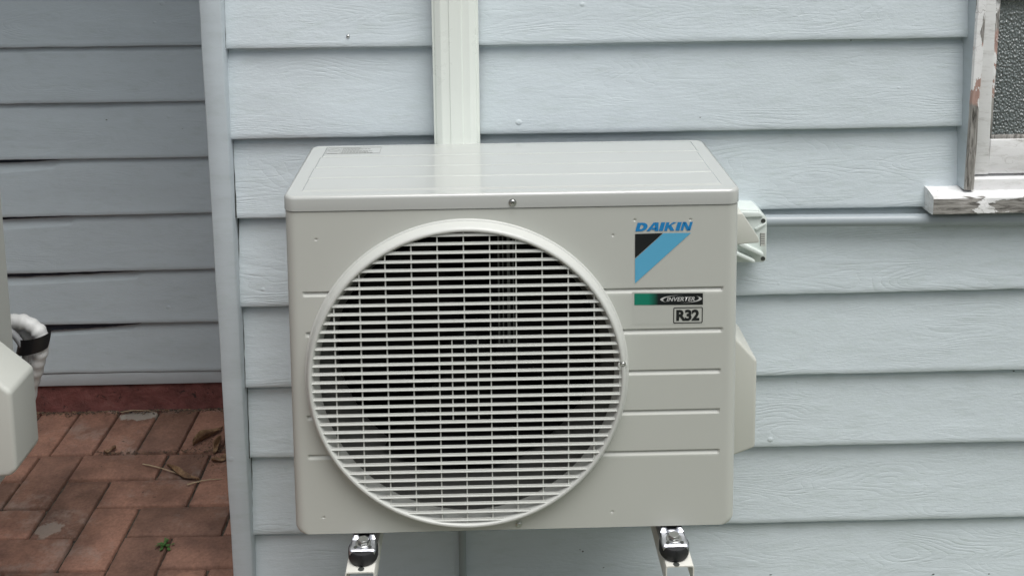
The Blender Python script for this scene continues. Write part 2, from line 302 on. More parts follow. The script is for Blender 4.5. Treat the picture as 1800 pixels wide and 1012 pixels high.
# ------------------------------------------------------------------ mesh helpers
class MB:
    def __init__(s): s.v = []; s.f = []; s.mi = []
    def add(s, verts, faces, mi=0):
        o = len(s.v); s.v += [tuple(p) for p in verts]; s.f += [tuple(i+o for i in f) for f in faces]; s.mi += [mi]*len(faces)
    def box(s, x0, x1, y0, y1, z0, z1, mi=0):
        s.add([(x0, y0, z0), (x1, y0, z0), (x1, y1, z0), (x0, y1, z0), (x0, y0, z1), (x1, y0, z1), (x1, y1, z1), (x0, y1, z1)],
              [(0, 3, 2, 1), (4, 5, 6, 7), (0, 1, 5, 4), (1, 2, 6, 5), (2, 3, 7, 6), (3, 0, 4, 7)], mi)
    def prismY(s, poly, y0, y1, mi=0):      # poly in (x,z), extruded along y
        k = len(poly)
        s.add([(x, y0, z) for x, z in poly]+[(x, y1, z) for x, z in poly],
              [tuple(range(k)), tuple(range(2*k-1, k-1, -1))]+[(i, i+k, (i+1) % k+k, (i+1) % k) for i in range(k)], mi)
    def prismZ(s, poly, z0, z1, mi=0):
        k = len(poly)
        s.add([(x, y, z0) for x, y in poly]+[(x, y, z1) for x, y in poly],
              [tuple(range(k-1, -1, -1)), tuple(range(k, 2*k))]+[(i, (i+1) % k, (i+1) % k+k, i+k) for i in range(k)], mi)
    def lathe(s, c, axis, prof, seg=48, mi=0, closed=False):   # prof: (r, along axis)
        A = Vector(axis).normalized(); U = A.orthogonal().normalized(); W = A.cross(U); c = Vector(c); vs = []; fs = []
        for r, h in prof:
            for i in range(seg):
                a = 2*PI*i/seg; vs.append(c+A*h+(U*math.cos(a)+W*math.sin(a))*r)
        for j in range(len(prof)-1):
            for i in range(seg):
                k = (i+1) % seg; fs.append((j*seg+i, j*seg+k, (j+1)*seg+k, (j+1)*seg+i))
        s.add(vs, fs, mi)
    def tube(s, pts, r, seg=10, mi=0, rf=None):
        pts = [Vector(p) for p in pts]; vs = []; fs = []; U = None
        for i, p in enumerate(pts):
            t = (pts[min(i+1, len(pts)-1)]-pts[max(i-1, 0)]).normalized()
            U = t.orthogonal().normalized() if U is None else (U-t*U.dot(t)).normalized()
            W = t.cross(U); rr = (rf(i/(len(pts)-1)) if rf else 1)*r
            for k in range(seg):
                a = 2*PI*k/seg; vs.append(p+(U*math.cos(a)+W*math.sin(a))*rr)
        for i in range(len(pts)-1):
            for k in range(seg):
                q = (k+1) % seg; fs.append((i*seg+k, i*seg+q, (i+1)*seg+q, (i+1)*seg+k))
        fs.append(tuple(range(seg-1, -1, -1))); fs.append(tuple((len(pts)-1)*seg+k for k in range(seg)))
        s.add(vs, fs, mi)
    def build(s, name, mats, parent=None, bevel=0, seg=2, smooth=True, angle=35, loc=None):
        me = bpy.data.meshes.new(name); me.from_pydata(s.v, [], s.f)
        if not isinstance(mats, (list, tuple)): mats = [mats]
        for q in mats: me.materials.append(q)
        for p, k in zip(me.polygons, s.mi): p.material_index = k
        bm = bmesh.new(); bm.from_mesh(me)
        bmesh.ops.recalc_face_normals(bm, faces=bm.faces)
        if bevel:
            es = [e for e in bm.edges if len(e.link_faces) == 2 and e.calc_face_angle(0) > math.radians(25)]
            bmesh.ops.bevel(bm, geom=es, offset=bevel, segments=seg, profile=0.5, affect='EDGES', clamp_overlap=True)
        base = worldloc(parent) if parent else Vector((0, 0, 0))
        o = bpy.data.objects.new(name, me); COL.objects.link(o)
        if parent:
            o.parent = parent; bmesh.ops.translate(bm, verts=bm.verts, vec=-base)
        elif loc is not None:
            bmesh.ops.translate(bm, verts=bm.verts, vec=-Vector(loc)); o.location = loc
        bm.to_mesh(me); bm.free()
        if smooth:
            me.shade_smooth()
            try: me.set_sharp_from_angle(angle=math.radians(angle))
            except Exception: pass
        return o
def worldloc(o):
    v = Vector((0, 0, 0))
    while o: v += Vector(o.location); o = o.parent
    return v
def tag(o, label=None, cat=None, group=None, kind=None):
    if label: o['label'] = label
    if cat: o['category'] = cat
    if group: o['group'] = group
    if kind: o['kind'] = kind
    return o
def thing(name, loc, label, cat, group=None):
    o = bpy.data.objects.new(name, None); COL.objects.link(o); o.location = loc; o.empty_display_size = .1
    return tag(o, label, cat, group)
def nf(x, y=0, z=0): return noise.noise(Vector((x, y, z)))

# ------------------------------------------------------------------ ground
YW, YR = 0.37, 1.2418
XC0 = onY(349, 0, YW-.042).x; XC1 = onY(387, 0, YW-.042).x       # corner board
g = MB(); g.box(-40, 40, -40, 30, -0.3, -0.012)
tag(g.build('ground', M['dirt'], smooth=False), 'dark dirt ground under the brick paving', 'ground', kind='structure')
# pavers: soldier course along the recessed wall, herringbone in front of it
Wb = 0.117
c0 = onZ(214, 719); XO = c0.x
SL = (onZ(355, 716).y-onZ(60, 721.5).y)/(onZ(355, 716).x-onZ(60, 721.5).x)
def brick(bm_, lay, x0, x1, y0, y1):
    j = 0.0035; jit = lambda: random.uniform(-.0013, .0013)
    x0 += j+jit(); x1 -= j+jit(); y0 += j+jit(); y1 -= j+jit()
    if x1-x0 < .01 or y1-y0 < .01: return
    h = random.uniform(-.002, .0015); tx = random.uniform(-.006, .006); ty = random.uniform(-.006, .006); b = .0035
    tone = random.random(); cx, cy = (x0+x1)/2, (y0+y1)/2
    nx = max(2, int((x1-x0)/.012)); ny = max(2, int((y1-y0)/.012)); vs = []
    # worn edge outline ring
    def P(x, y, z): return bm_.verts.new((x, y, z+tx*(x-cx)+ty*(y-cy)))
    ring = []
    for i in range(nx): ring.append((x0+(x1-x0)*i/nx, y0, 0, 1))
    for i in range(ny): ring.append((x1, y0+(y1-y0)*i/ny, -1, 0))
    for i in range(nx): ring.append((x1-(x1-x0)*i/nx, y1, 0, -1))
    for i in range(ny): ring.append((x0, y1-(y1-y0)*i/ny, 1, 0))
    lo = []; mi_ = []; up_ = []
    for k, (x, y, dx, dy) in enumerate(ring):
        w = .0013*nf(x*60, y*60)+.0016*max(0, nf(x*25+9, y*25)); ux, uy = (cx-x), (cy-y); L = math.hypot(ux, uy)
        if dx == 0 and k in (0, nx+ny): dx, dy = ux/L*1.6, uy/L*1.6
        if dy == 0 and k in (nx, 2*nx+ny): dx, dy = ux/L*1.6, uy/L*1.6
        lo.append(P(x+dx*w, y+dy*w, -.02)); mi_.append(P(x+dx*w, y+dy*w, h-b)); up_.append(P(x+dx*(b+w), y+dy*(b+w), h))
    k = len(ring); fs = []
    for i in range(k):
        q = (i+1) % k
        fs.append(bm_.faces.new((lo[i], lo[q], mi_[q], mi_[i]))); fs.append(bm_.faces.new((mi_[i], mi_[q], up_[q], up_[i])))
    fs.append(bm_.faces.new(up_))
    for f in fs:
        for lp in f.loops: lp[lay] = (tone, tone, tone, 1)
bm_ = bmesh.new(); lay = bm_.loops.layers.float_color.new('tone')
for c in range(-22, 12):
    brick(bm_, lay, XO+c*Wb, XO+(c+1)*Wb, YR-2*Wb, YR) if XO+c*Wb < -.5 else 0
Y1 = YR-2*Wb
# column 0 of the herringbone = the joint seen at (144,804)
p0 = onZ(144, 804); HX = XO+round((p0.x-XO)/Wb*2)/2*Wb
HX = p0.x
ROWS = 30
for r in range(2, ROWS):
    ya = Y1-(r-1)*Wb; yb = Y1-(r-2)*Wb
    for c in range(-24, 30):
        if HX+c*Wb > -.6: continue
        if (c-(r-2)) % 4 == 0: brick(bm_, lay, HX+c*Wb, HX+(c+2)*Wb, ya, yb)
for c in range(-24, 30):
    if HX+c*Wb > -.5: break
    for r in range(-2, ROWS):
        if (r-(c+3)) % 4 == 0:       # vertical brick occupies rows r, r+1
            ra, rb = max(r, 2), min(r+1, ROWS-1)
            if rb < 2: continue
            brick(bm_, lay, HX+c*Wb, HX+(c+1)*Wb, Y1-(rb-1)*Wb, Y1-(ra-2)*Wb)
# rotate the paving by its small skew against the wall, about the visible wall contact
bmesh.ops.rotate(bm_, verts=bm_.verts, cent=(XO, YR, 0), matrix=Matrix.Rotation(SL, 3, 'Z'))
for v_ in bm_.verts: v_.co.y -= 0.0
bmesh.ops.recalc_face_normals(bm_, faces=bm_.faces)
me = bpy.data.meshes.new('paving'); bm_.to_mesh(me); bm_.free(); me.materials.append(M['brick'])
pv = bpy.data.objects.new('paving', me); COL.objects.link(pv); me.shade_smooth(); me.set_sharp_from_angle(angle=math.radians(50))
tag(pv, 'worn red clay brick paving laid in a herringbone pattern', 'paving', kind='structure')

# lawn in front of the main wall (added out of the picture; it colours the light that comes back up)
m, n, l, P = mat('bounce_lawn_green')
l.new(ramp(n, l, nz(n, l, coords(n, l), 14, 6, .7), [(.3, (.14, .15, .115)), (.7, (.26, .28, .21))]), P.inputs['Base Color']); P.inputs['Roughness'].default_value = .9; M['bounce_lawn'] = m
g = MB(); g.box(-.40, 40, -40, .36, -.20, -.008); g.box(-40, -.41, -40, -2.2, -.20, -.008)
tag(g.build('bounce_lawn', M['bounce_lawn'], smooth=False), kind='structure')
random.seed(21); g = MB()
for i in range(9000):
    x = random.uniform(-.38, 2.4); y = random.uniform(-1.6, .35); h_ = random.uniform(.02, .045); a = random.uniform(0, PI); dx, dy = .0015*math.cos(a), .0015*math.sin(a); lx_, ly_ = random.gauss(0, .010), random.gauss(0, .010)
    g.add([(x-dx, y-dy, -.009), (x+dx, y+dy, -.009), (x+lx_, y+ly_, h_)], [(0, 1, 2)])
tag(g.build('grass', M['weed'], smooth=False), 'unseen short grass added before the main wall to tint bounced light', 'grass', kind='stuff')

# ------------------------------------------------------------------ house
house = thing('house', (0, YW, 0), 'weatherboard house clad in pale blue grey lapped boards with a recessed side wall', 'house')
def boards(name, x0, x1, yf, zl, zr, xa, xb, t, material, dx=.012, seed=0, drop=None, curl=.0010, loc_t=None):
    """zl/zr: heights of the lower board edges at xa and xb, top first; boards lap the one below."""
    b = MB(); n_ = max(2, int((x1-x0)/dx)); xs = [x0+(x1-x0)*i/n_ for i in range(n_+1)]
    for k in range(1, len(zl)):
        vs = []; rows = 11
        for i, x in enumerate(xs):
            u = (x-xa)/(xb-xa); zb = zl[k]+(zr[k]-zl[k])*u; zt = zl[k-1]+(zr[k-1]-zl[k-1])*u+.016
            zb += .0011*nf(x*9, k*7.3+seed)+.0007*nf(x*40, k*3.1+seed); yo = .0018*nf(x*2.1, k*5.7+seed)+curl*nf(x*14, k*2.2+seed)
            if drop: zt -= drop(k, x)
            H = zt-zb; T = t+.002*nf(k*9.1+seed, 3)
            prof = [(yf+.004, zb+.0005), (yf-T+.003, zb), (yf-T+.0009, zb+.0007), (yf-T, zb+.0022), (yf-T+.0012, zb+.012)]
            qt = (H-.016)/H; dk = 1 if t > .018 else .35; prof += [(yf-T+T*.9*q+dd*dk, zb+H*q) for q, dd in ((.3, 0), (.55, 0), (.8, 0), (qt-.080, .0003), (qt-.045, .0070), (1.0, .0045))]
            for y, z in prof: vs.append((x, y+yo, z))
        fs = [(i*rows+j, (i+1)*rows+j, (i+1)*rows+j+1, i*rows+j+1) for i in range(n_) for j in range(rows-1)]
        fs.append(tuple(range(rows))); fs.append(tuple(n_*rows+j for j in range(rows-1, -1, -1)))
        b.add(vs, fs); ids = getattr(b, 'ids', []); ids += [((k*0.6180339+seed*.37) % 1.0)]*len(vs); b.ids = ids
    return b
T1 = .022
def zz(px, py, Y): return onY(px, py, Y).z
YF = YW-T1
L_ = [(420, 86.5), (420, 245), (420, 384.7), (440, 540), (440, 681), (450, 805), (450, 940)]
R_ = [(1690, 67), (1690, 222.5), (1690, 362.5), (1780, 508.5), (1790, 650), (1790, 776), (1790, 909)]
xa, xb = -0.5, 0.9
zl = []; zr = []
for (a, b_), (c, d) in zip(L_, R_):
    p = onY(a, b_, YF); q = onY(c, d, YF); s = (q.z-p.z)/(q.x-p.x)
    zl.append(p.z+s*(xa-p.x)); zr.append(p.z+s*(xb-p.x))
step = zl[0]-zl[1]
up_l = [zl[0]+.158*k for k in range(8, 0, -1)]; up_r = [zr[0]+.158*k for k in range(8, 0, -1)]
dn_l = [zl[-1]-.15, zl[-1]-.29]; dn_r = [zr[-1]-.15, zr[-1]-.29]
zl = up_l+zl+dn_l; zr = up_r+zr+dn_r
XR0 = onY(1694, 140, YW).x         # right end of boards beside the window frame
zsill = onY(1690, 340, YW-.05).z
xm = XR0+.012
w = boards('wall', XC1-.012, 3.2, YW, zl, zr, xa, xb, T1, M['wall'])
# cut away what would stand behind the window: clip vertices right of the frame above the sill
KSILL = 8+3
bb = MB()
wall_left = boards('wall', XC1-.012, XR0, YW, zl[:KSILL], zr[:KSILL], xa, xb, T1, M['wall'])
wall_low = boards('wall', XC1-.012, 3.2, YW, zl[KSILL-1:], zr[KSILL-1:], xa, xb, T1, M['wall'], seed=4)
bb.add(wall_left.v, wall_left.f); bb.add(wall_low.v, wall_low.f)
bb.box(XC1-.02, XR0+.01, YW+.006, YW+.05, .02, zl[0])
bb.box(XR0+.01, 3.2, YW+.006, YW+.05, .02, zsill-.02)
bb.box(XR0+1.0, 3.2, YW+.001, YW+.05, zsill-.02, zl[0])
mw = bb.build('weatherboard_wall', M['wall'], house, angle=40)
def setids(o, ids):
    a = o.data.attributes.new('bid', 'FLOAT', 'POINT'); ids = ids+[0]*(len(o.data.vertices)-len(ids)); a.data.foreach_set('value', ids)
setids(mw, wall_left.ids+wall_low.ids)
tag(mw, 'pale blue grey weatherboards of the main wall')
# corner board with a worn bevelled edge, and the return wall behind it
cb = MB()
nz_ = 60; z0c, z1c = 0.02, zl[0]; vs = []
xsk = (onY(410, 1012, YW-.042).x-XC0)/(onY(349, 0, YW-.042).z-onY(410, 1012, YW-.042).z)   # slight lean of the corner board
zref = onY(349, 0, YW-.042).z
for i in range(nz_+1):
    z = z0c+(z1c-z0c)*i/nz_; e = .0010*nf(z*7, 2)+.0006*nf(z*40, 5); e2 = .0010*nf(z*8, 9)+.0006*nf(z*37, 1); sh = xsk*(zref-z)
    vs += [(XC0+e+sh, YW+.0, z), (XC0+e+sh, YW-.040, z), (XC0+e+.002+sh, YW-.042, z), (XC1+e2-.003+sh, YW-.042, z), (XC1+e2+sh, YW-.039, z), (XC1+e2+sh, YW+.004, z)]
cb.add(vs, [(i*6+j, i*6+j+1, (i+1)*6+j+1, (i+1)*6+j) for i in range(nz_) for j in range(5)])
cb.build('corner_board', M['corner'], house, angle=50)
rw = MB(); rw.box(XC0+.012, XC0+.03, YW+.001, YR+.03, .0, zl[0]); rw.build('return_wall', M['wallb'], house)
# recessed wall
YRF = YR-.016
LL = [(0, 85), (0, 183.3), (0, 282), (0, 382.5), (0, 482), (80, 571), (80, 657)]
RR = [(352, 80), (358, 178.5), (364, 276.5), (370, 374.5), (378, 473), (382, 565.5), (388, 651.5)]
rl = []; rr_ = []
for (a, b_), (c, d) in zip(LL, RR):
    p = onY(a, b_, YRF); q = onY(c, d, YRF); s = (q.z-p.z)/(q.x-p.x); rl.append(p.z+s*(-1.5-p.x)); rr_.append(p.z+s*(-.8-p.x))
rl = [rl[0]+.157*k for k in range(7, 0, -1)]+rl; rr_ = [rr_[0]+.157*k for k in range(7, 0, -1)]+rr_
xg = lambda px, py: onY(px, py, YRF).x
def drop(k, x):
    j = k-7   # j indexes the measured boards; gap opens at the top of board j+1 ...
    def wedge(a, b, h): return .0165+(h-.0165)*max(0, min(1, (b-x)/(b-a))) if x < b else 0
    if j == 3: return wedge(xg(0, 285), xg(95, 285), .028)
    if j == 4: return wedge(xg(0, 383), xg(125, 383), .028)
    if j == 5: return wedge(xg(10, 480), xg(240, 478), .028)
    if j == 6: return wedge(xg(80, 575), xg(230, 570), .029)
    return 0
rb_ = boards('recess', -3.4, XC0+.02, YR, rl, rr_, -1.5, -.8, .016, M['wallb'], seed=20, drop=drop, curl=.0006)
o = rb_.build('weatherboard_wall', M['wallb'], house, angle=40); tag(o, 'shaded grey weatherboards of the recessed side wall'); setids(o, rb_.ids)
bk = MB(); bk.box(-3.4, XC0+.02, YR+.012, YR+.03, .0, rl[0]); bk.build('backing', M['dark'], house)  # near-black sheet that gives the shade seen through the board gaps
pb = onY(80, 681.5, YR-.018); pt = onY(80, 658, YR-.018); pr2 = onY(388, 673, YR-.018)
tb = MB(); tb.box(-3.4, XC0+.02, YR-.012, YR+.010, (pb.z+pr2.z)/2, (rl[-1]+rr_[-1])/2-.002); tb.build('base_trim', M['wallt'], house, bevel=.0015)
# red painted footing, lumpy
ft = MB(); nx_, nz2 = 420, 10; ztop = (pb.z+pr2.z)/2+.004; vs = []
for i in range(nx_+1):
    x = -3.4+(XC0+3.42)*i/nx_
    for j in range(nz2+1):
        t_ = j/nz2; vs.append((x, YR-.004-.010*(1-t_)**2+.004*nf(x*18, t_*2)+.002*nf(x*60, t_*6), -.012+(ztop+.012)*t_))
ft.add(vs, [(i*(nz2+1)+j, (i+1)*(nz2+1)+j, (i+1)*(nz2+1)+j+1, i*(nz2+1)+j+1) for i in range(nx_) for j in range(nz2)])
ft.build('footing', M['plinth'], house)
# low footing under the main wall
ff = MB(); ff.box(XC0+.02, 3.2, YW+.002, YW+.05, -.02, .12); ff.build('footing', M['plinth'], house)
# unseen roof added to shade the recess, and the narrow eave above the main wall
ev = MB(); ZT = 2.62
ev.box(-3.6, XC0-.02, .45, YR+.2, ZT, ZT+.06); ev.box(-3.6, XC0-.02, .41, .448, ZT-.10, ZT+.08)
ev.build('shade_roof', M['soffit'], house)
ev = MB(); ev.box(XC0-.02, 3.4, YW-.16, YW+.3, ZT+.003, ZT+.06); ev.build('eave', M['soffit'], house)
sd = MB(); sd.box(-3.45, -3.4, .3, YR+.03, 0, ZT); sd.build('shade_side_wall', M['wallb'], house)  # unseen side wall added to keep light off the recess

# dark shrinkage crack between the corner board and the board ends
def surfy(x, z):
    for k in range(1, len(zl)):
        u = (x-xa)/(xb-xa); zb = zl[k]+(zr[k]-zl[k])*u; zt = zl[k-1]+(zr[k-1]-zl[k-1])*u
        if zb <= z < zt: return YW-T1+T1*.9*(z-zb)/(zt+.016-zb)-.0007
    return YW-T1
b = MB(); zc_ = .25; strip = []
while zc_ < 1.75:
    x = XC1+xsk*(zref-zc_)+.0003
    w__ = max(0, .0011+.0034*nf(zc_*6, 4)+.0012*nf(zc_*45, 6)); w__ *= 1 if zc_ < 1.06 else (.55 if zc_ < 1.35 else .25)
    strip.append(((x, surfy(x, zc_), zc_), (x+w__+.00001, surfy(x, zc_)-.0001, zc_+.0008*nf(zc_*90)))); zc_ += .003
b.add([p for q in strip for p in q], [(2*i, 2*i+1, 2*i+3, 2*i+2) for i in range(len(strip)-1)])
b.build('shrinkage_crack', M['hole'], house, smooth=False)
# unseen palings added to block low light from behind and from the left
fen = thing('shade_fence', (0, -3.4, 0), 'unseen grey timber palings added behind the viewer to block low light', 'shade_fence')
b = MB()
for i in range(24):
    y = -3.38+i*.16; b.box(-2.62, -2.60, y, y+.15, .03, 2.02+.01*math.sin(i*3.7))
for i in range(70):
    x = -5.6+i*.16; b.box(x, x+.15, -3.42, -3.40, .03, 2.02+.01*math.sin(i*3.1))
b.build('palings', plain('shade_fence_timber', (0.14, .13, .115), .8, var=.2, bumps=.5, bscale=60), fen)
for z in (.4, 1.6):
    b = MB(); b.box(-5.6, 5.6, -3.455, -3.421, z, z+.09); b.build('rail', M['twig'], fen)
# dark blue undercoat smudges below three laps of the recessed wall
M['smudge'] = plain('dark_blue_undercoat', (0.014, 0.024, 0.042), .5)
def rsurf(x, z, t=.016):
    for k in range(1, len(rl)):
        u = (x+1.5)/.7; zb = rl[k]+(rr_[k]-rl[k])*u; zt = rl[k-1]+(rr_[k-1]-rl[k-1])*u
        if zb <= z < zt: return YR-t+t*.9*(z-zb)/(zt+.016-zb)-.0022
    return YR-t
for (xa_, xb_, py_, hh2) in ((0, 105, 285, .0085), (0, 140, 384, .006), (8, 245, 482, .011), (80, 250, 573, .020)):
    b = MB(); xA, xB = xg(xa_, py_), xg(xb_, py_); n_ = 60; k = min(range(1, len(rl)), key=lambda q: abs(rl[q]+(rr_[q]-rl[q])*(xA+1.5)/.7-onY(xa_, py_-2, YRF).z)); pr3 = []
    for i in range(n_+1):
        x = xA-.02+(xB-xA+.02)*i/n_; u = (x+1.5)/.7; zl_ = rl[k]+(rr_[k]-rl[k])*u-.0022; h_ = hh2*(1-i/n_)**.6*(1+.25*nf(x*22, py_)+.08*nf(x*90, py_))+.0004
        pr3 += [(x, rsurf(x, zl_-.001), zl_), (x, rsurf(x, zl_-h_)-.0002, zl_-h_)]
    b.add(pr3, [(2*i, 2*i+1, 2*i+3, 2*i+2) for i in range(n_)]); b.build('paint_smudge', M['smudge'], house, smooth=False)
random.seed(31)
for px_, py_, sz_, rec in ((1025, 971, 4, 0), (1061, 997, 2.4, 0), (1354, 1008, 3.4, 0), (1639, 1007, 3.6, 0), (1737, 1006, 3, 0), (1787, 656, 2.6, 0), (1020, 968, 2, 0), (186, 212, 3.4, 1), (320, 227, 2, 1), (1230, 206, 1.8, 0), (1500, 73, 2.2, 0)):
    q = onY(px_, py_, YRF if rec else YF+.004); b = MB(); K = 9; pts = []
    for i in range(K):
        a = 2*PI*i/K; r = sz_*.00055*random.uniform(.5, 1.3); x = q.x+r*1.5*math.cos(a)+.3*r*math.sin(a); z = q.z+r*.8*math.sin(a)
        pts.append((x, (rsurf(x, z)-.0006) if rec else (surfy(x, z)-.0012), z))
    b.add(pts, [tuple(range(K))]); b.build('paint_chip', M['hole'], house, smooth=False)
# screw left in the wall, top left
p = onY(612, 64, YF+.004)
s_ = MB(); s_.lathe((p.x, p.y, p.z), (0, -1, 0), [(0.0005, .0045), (.0022, .004), (.0036, .0025), (.0040, .0), (.0036, -.004)], 16)
s_.lathe((p.x, p.y, p.z), (0, -1, 0), [(0.0001, .0046), (.0012, .0046)], 8, 1)
s_.build('screw', [M['bolt'], M['hole']], house)

# ------------------------------------------------------------------ window
YA = YW-.050     # front of the frame
win = bpy.data.objects.new('window', None); COL.objects.link(win); win.parent = house; win.location = (1.0, 0, 1.0)
ZT2 = 2.3
zs = onY(1700, 330, YA).z
xtop = onY(1718, 0, YA).x; ztop_ = onY(1718, 0, YA).z; xbot = onY(1696, 330, YA).x; sk = (xtop-xbot)/(ztop_-zs)
vs = []; n3 = 90
for i in range(n3+1):       # outer stile: painted left side, worn narrow front
    z = zs-.005+(ZT2-zs)*i/n3; x = xbot+sk*(z-zs)+.0012*nf(z*16, 3)+.0006*nf(z*60, 3)
    wd_ = .0195+.0016*nf(z*12, 8)+.0008*nf(z*50, 8)
    vs += [(x-.001, YW+.01, z), (x, YA+.004, z), (x+.003, YA, z), (x+wd_-.002, YA+.0005, z), (x+wd_, YA+.003, z), (x+wd_, YW-.02, z)]
fr = MB()
for j in range(5):
    fr.add(vs, [(i*6+j, i*6+j+1, (i+1)*6+j+1, (i+1)*6+j) for i in range(n3)], 0 if j == 0 else 1)
fr.build('frame', [M['corner'], M['stile']], win, angle=40)
# sill
zst = onY(1640, 357, YA-.010).z
xs0 = onY(1641, 355, YA-.012).x
ztf = onY(1660, 347, YA-.012).z; zbf = onY(1660, 378, YA-.012).z
sb = MB(); nn_ = 80; vs = []
for i in range(nn_+1):
    x = xs0+(2.0-xs0)*i/nn_; e = lambda s, a=.0018: a*nf(x*22, s)+a*.8*nf(x*75, s)
    vs += [(x, YW+.01, ztf+.011), (x, YW-.03, ztf+.008+e(1)), (x, YA-.010+e(2), ztf+.001+e(3)), (x, YA-.013+e(4), ztf-.003), (x, YA-.013+e(5), zbf+.003+e(6)), (x, YA-.009, zbf+e(7)), (x, YW+.01, zbf-.002)]
sb.add(vs, [(i*7+j, i*7+j+1, (i+1)*7+j+1, (i+1)*7+j) for i in range(nn_) for j in range(6)]+[tuple(range(7)), tuple(nn_*7+j for j in range(6, -1, -1))])
sb.build('sill', M['sill'], win, angle=30)
# sash: stile, bottom rail, lower fixed rail, glazing bead
YS = YA+.022
def P2(px, py, Y): q = onY(px, py, Y); return (q.x, q.z)
xst_b, zst_b = P2(1713, 315, YS); xst_t, zst_t = P2(1734, 0, YS)
ss = MB()
xi_b = P2(1737, 315, YS)[0]; xi_t = P2(1752, 0, YS)[0]
zR1 = P2(1760, 246, YS)[1]; zR0 = P2(1760, 306, YS)[1]
k1 = (xst_t-xst_b)/(zst_t-zst_b); k2 = (xi_t-xi_b)/(zst_t-zst_b)
ztp = 2.2
ss.prismY([(xst_b-.004, zR0), (xi_b, zR0), (xi_b+k2*(ztp-zst_b), ztp), (xst_b-.004+k1*(ztp-zst_b), ztp)], YS, YS+.035)
ss.prismY([(xi_b-.0005, zR0+.0005), (2.0, zR0+.0005), (2.0, zR1), (xi_b+.003, zR1)], YS+.002, YS+.037)
ztr = P2(1760, 4, YS)[1]
ss.prismY([(xi_b, ztr+.004), (2.0, ztr+.004), (2.0, ztp), (xi_b, ztp)], YS+.002, YS+.037)
ss.build('sash', M['sash'], win, bevel=.0012)
rl2 = MB(); rl2.prismY([(xst_b-.01, P2(1760, 311, YS)[1]), (2.0, P2(1760, 311, YS)[1]), (2.0, zs-.02), (xst_b-.01, zs-.02)], YS-.012, YS+.04)
rl2.build('lower_rail', M['sash'], win, bevel=.0015)
bd = MB(); bd.prismY([(xi_b+.004, zR1-.001), (2.0, zR1-.001), (2.0, zR1+.006), (xi_b+.004, zR1+.007)], YS+.007, YS+.02)
a0 = P2(1740, 240, YS+.008); a1 = P2(1757, 0, YS+.008)
bd.prismY([(a0[0]-.004, a0[1]), (a0[0]+.004, a0[1]), (a1[0]+.003, a1[1]), (a1[0]-.006, a1[1])], YS+.008, YS+.02)
bd.build('glazing_putty', M['stile'], win, bevel=.0015)
gp = MB(); gp.box(xi_b-.01, 2.0, YS+.016, YS+.021, zR1-.01, ztp); gp.build('pane', M['glass'], win, smooth=False)

# ------------------------------------------------------------------ duct, conduit, drain pipe
dl0 = onY(757.5, 10, YW-.07).x; dr0 = onY(840.5, 10, YW-.07).x; dl1 = onY(762.5, 245, YW-.07).x; dr1 = onY(842, 245, YW-.07).x
zt_, zb_ = onY(800, 10, YW-.07).z, onY(800, 245, YW-.07).z
DW = dr0-dl0
def ductprof(w):   # x from left 0..w, y depth
    f = w/84.0*1.0
    pts = [(0, 46), (0, 14), (1.0, 11.5), (5, 11.5), (5.6, 7), (15, 1.4), (16, 1.0), (30.5, 0.6), (31.2, -.9), (31.9, -1.2), (52.6, -1.2), (53.4, -.9), (54.0, .6), (67, 1.0), (68, 1.4), (78, 7), (79, 11.5), (83, 11.5), (84, 14), (84, 46)]
    return [(x*f, YW-.070+y*.001) for x, y in pts]
b = MB(); vs = []; lv = [0.80, 1.04, 1.3, 1.7, 2.62]
for z in lv:
    u = (z-zb_)/(zt_-zb_); xl = dl1+(dl0-dl1)*u
    vs += [(xl+x, y, z) for x, y in ductprof(DW)]
k = len(ductprof(1))
b.add(vs, [(i*k+j, i*k+j+1, (i+1)*k+j+1, (i+1)*k+j) for i in range(len(lv)-1) for j in range(k-1)]+[tuple(range(k)), tuple((len(lv)-1)*k+j for j in range(k))])
o = b.build('pipe_duct', M['duct'], None, angle=12, loc=(dl1+DW/2, YW-.02, .8)); tag(o, 'ribbed off white plastic pipe cover running up the wall behind the near unit', 'duct')
# horizontal conduit
pa = onY(1352, 388, YW-.032); pc = onY(1796, 384.5, YW-.032); s = (pc.z-pa.z)/(pc.x-pa.x); rc = 0.0125
b = MB(); xs_ = [pa.x-.06+i*(2.5-pa.x+.06)/40 for i in range(41)]
b.tube([(x, YW-.032+.0008*nf(x*6), pa.z+s*(x-pa.x)+.0010*nf(x*4, 7)) for x in xs_], rc, 20)
o = b.build('conduit', M['conduit'], None, angle=50, loc=(pa.x+.3, YW-.032, pa.z)); tag(o, 'round grey conduit running sideways under the window sill', 'pipe')
# vertical pipe under the unit
pv0 = onY(813, 975, YW-.03)
b = MB(); b.tube([(pv0.x, YW-.03, z) for z in (.02, .2, .45, .75)], .0078, 16)
o = b.build('drain_pipe', plain('painted_drain', (0.33, .375, .385), .4), None, loc=(pv0.x, YW-.03, .02)); tag(o, 'thin grey upright pipe on the boards below the near unit', 'pipe')

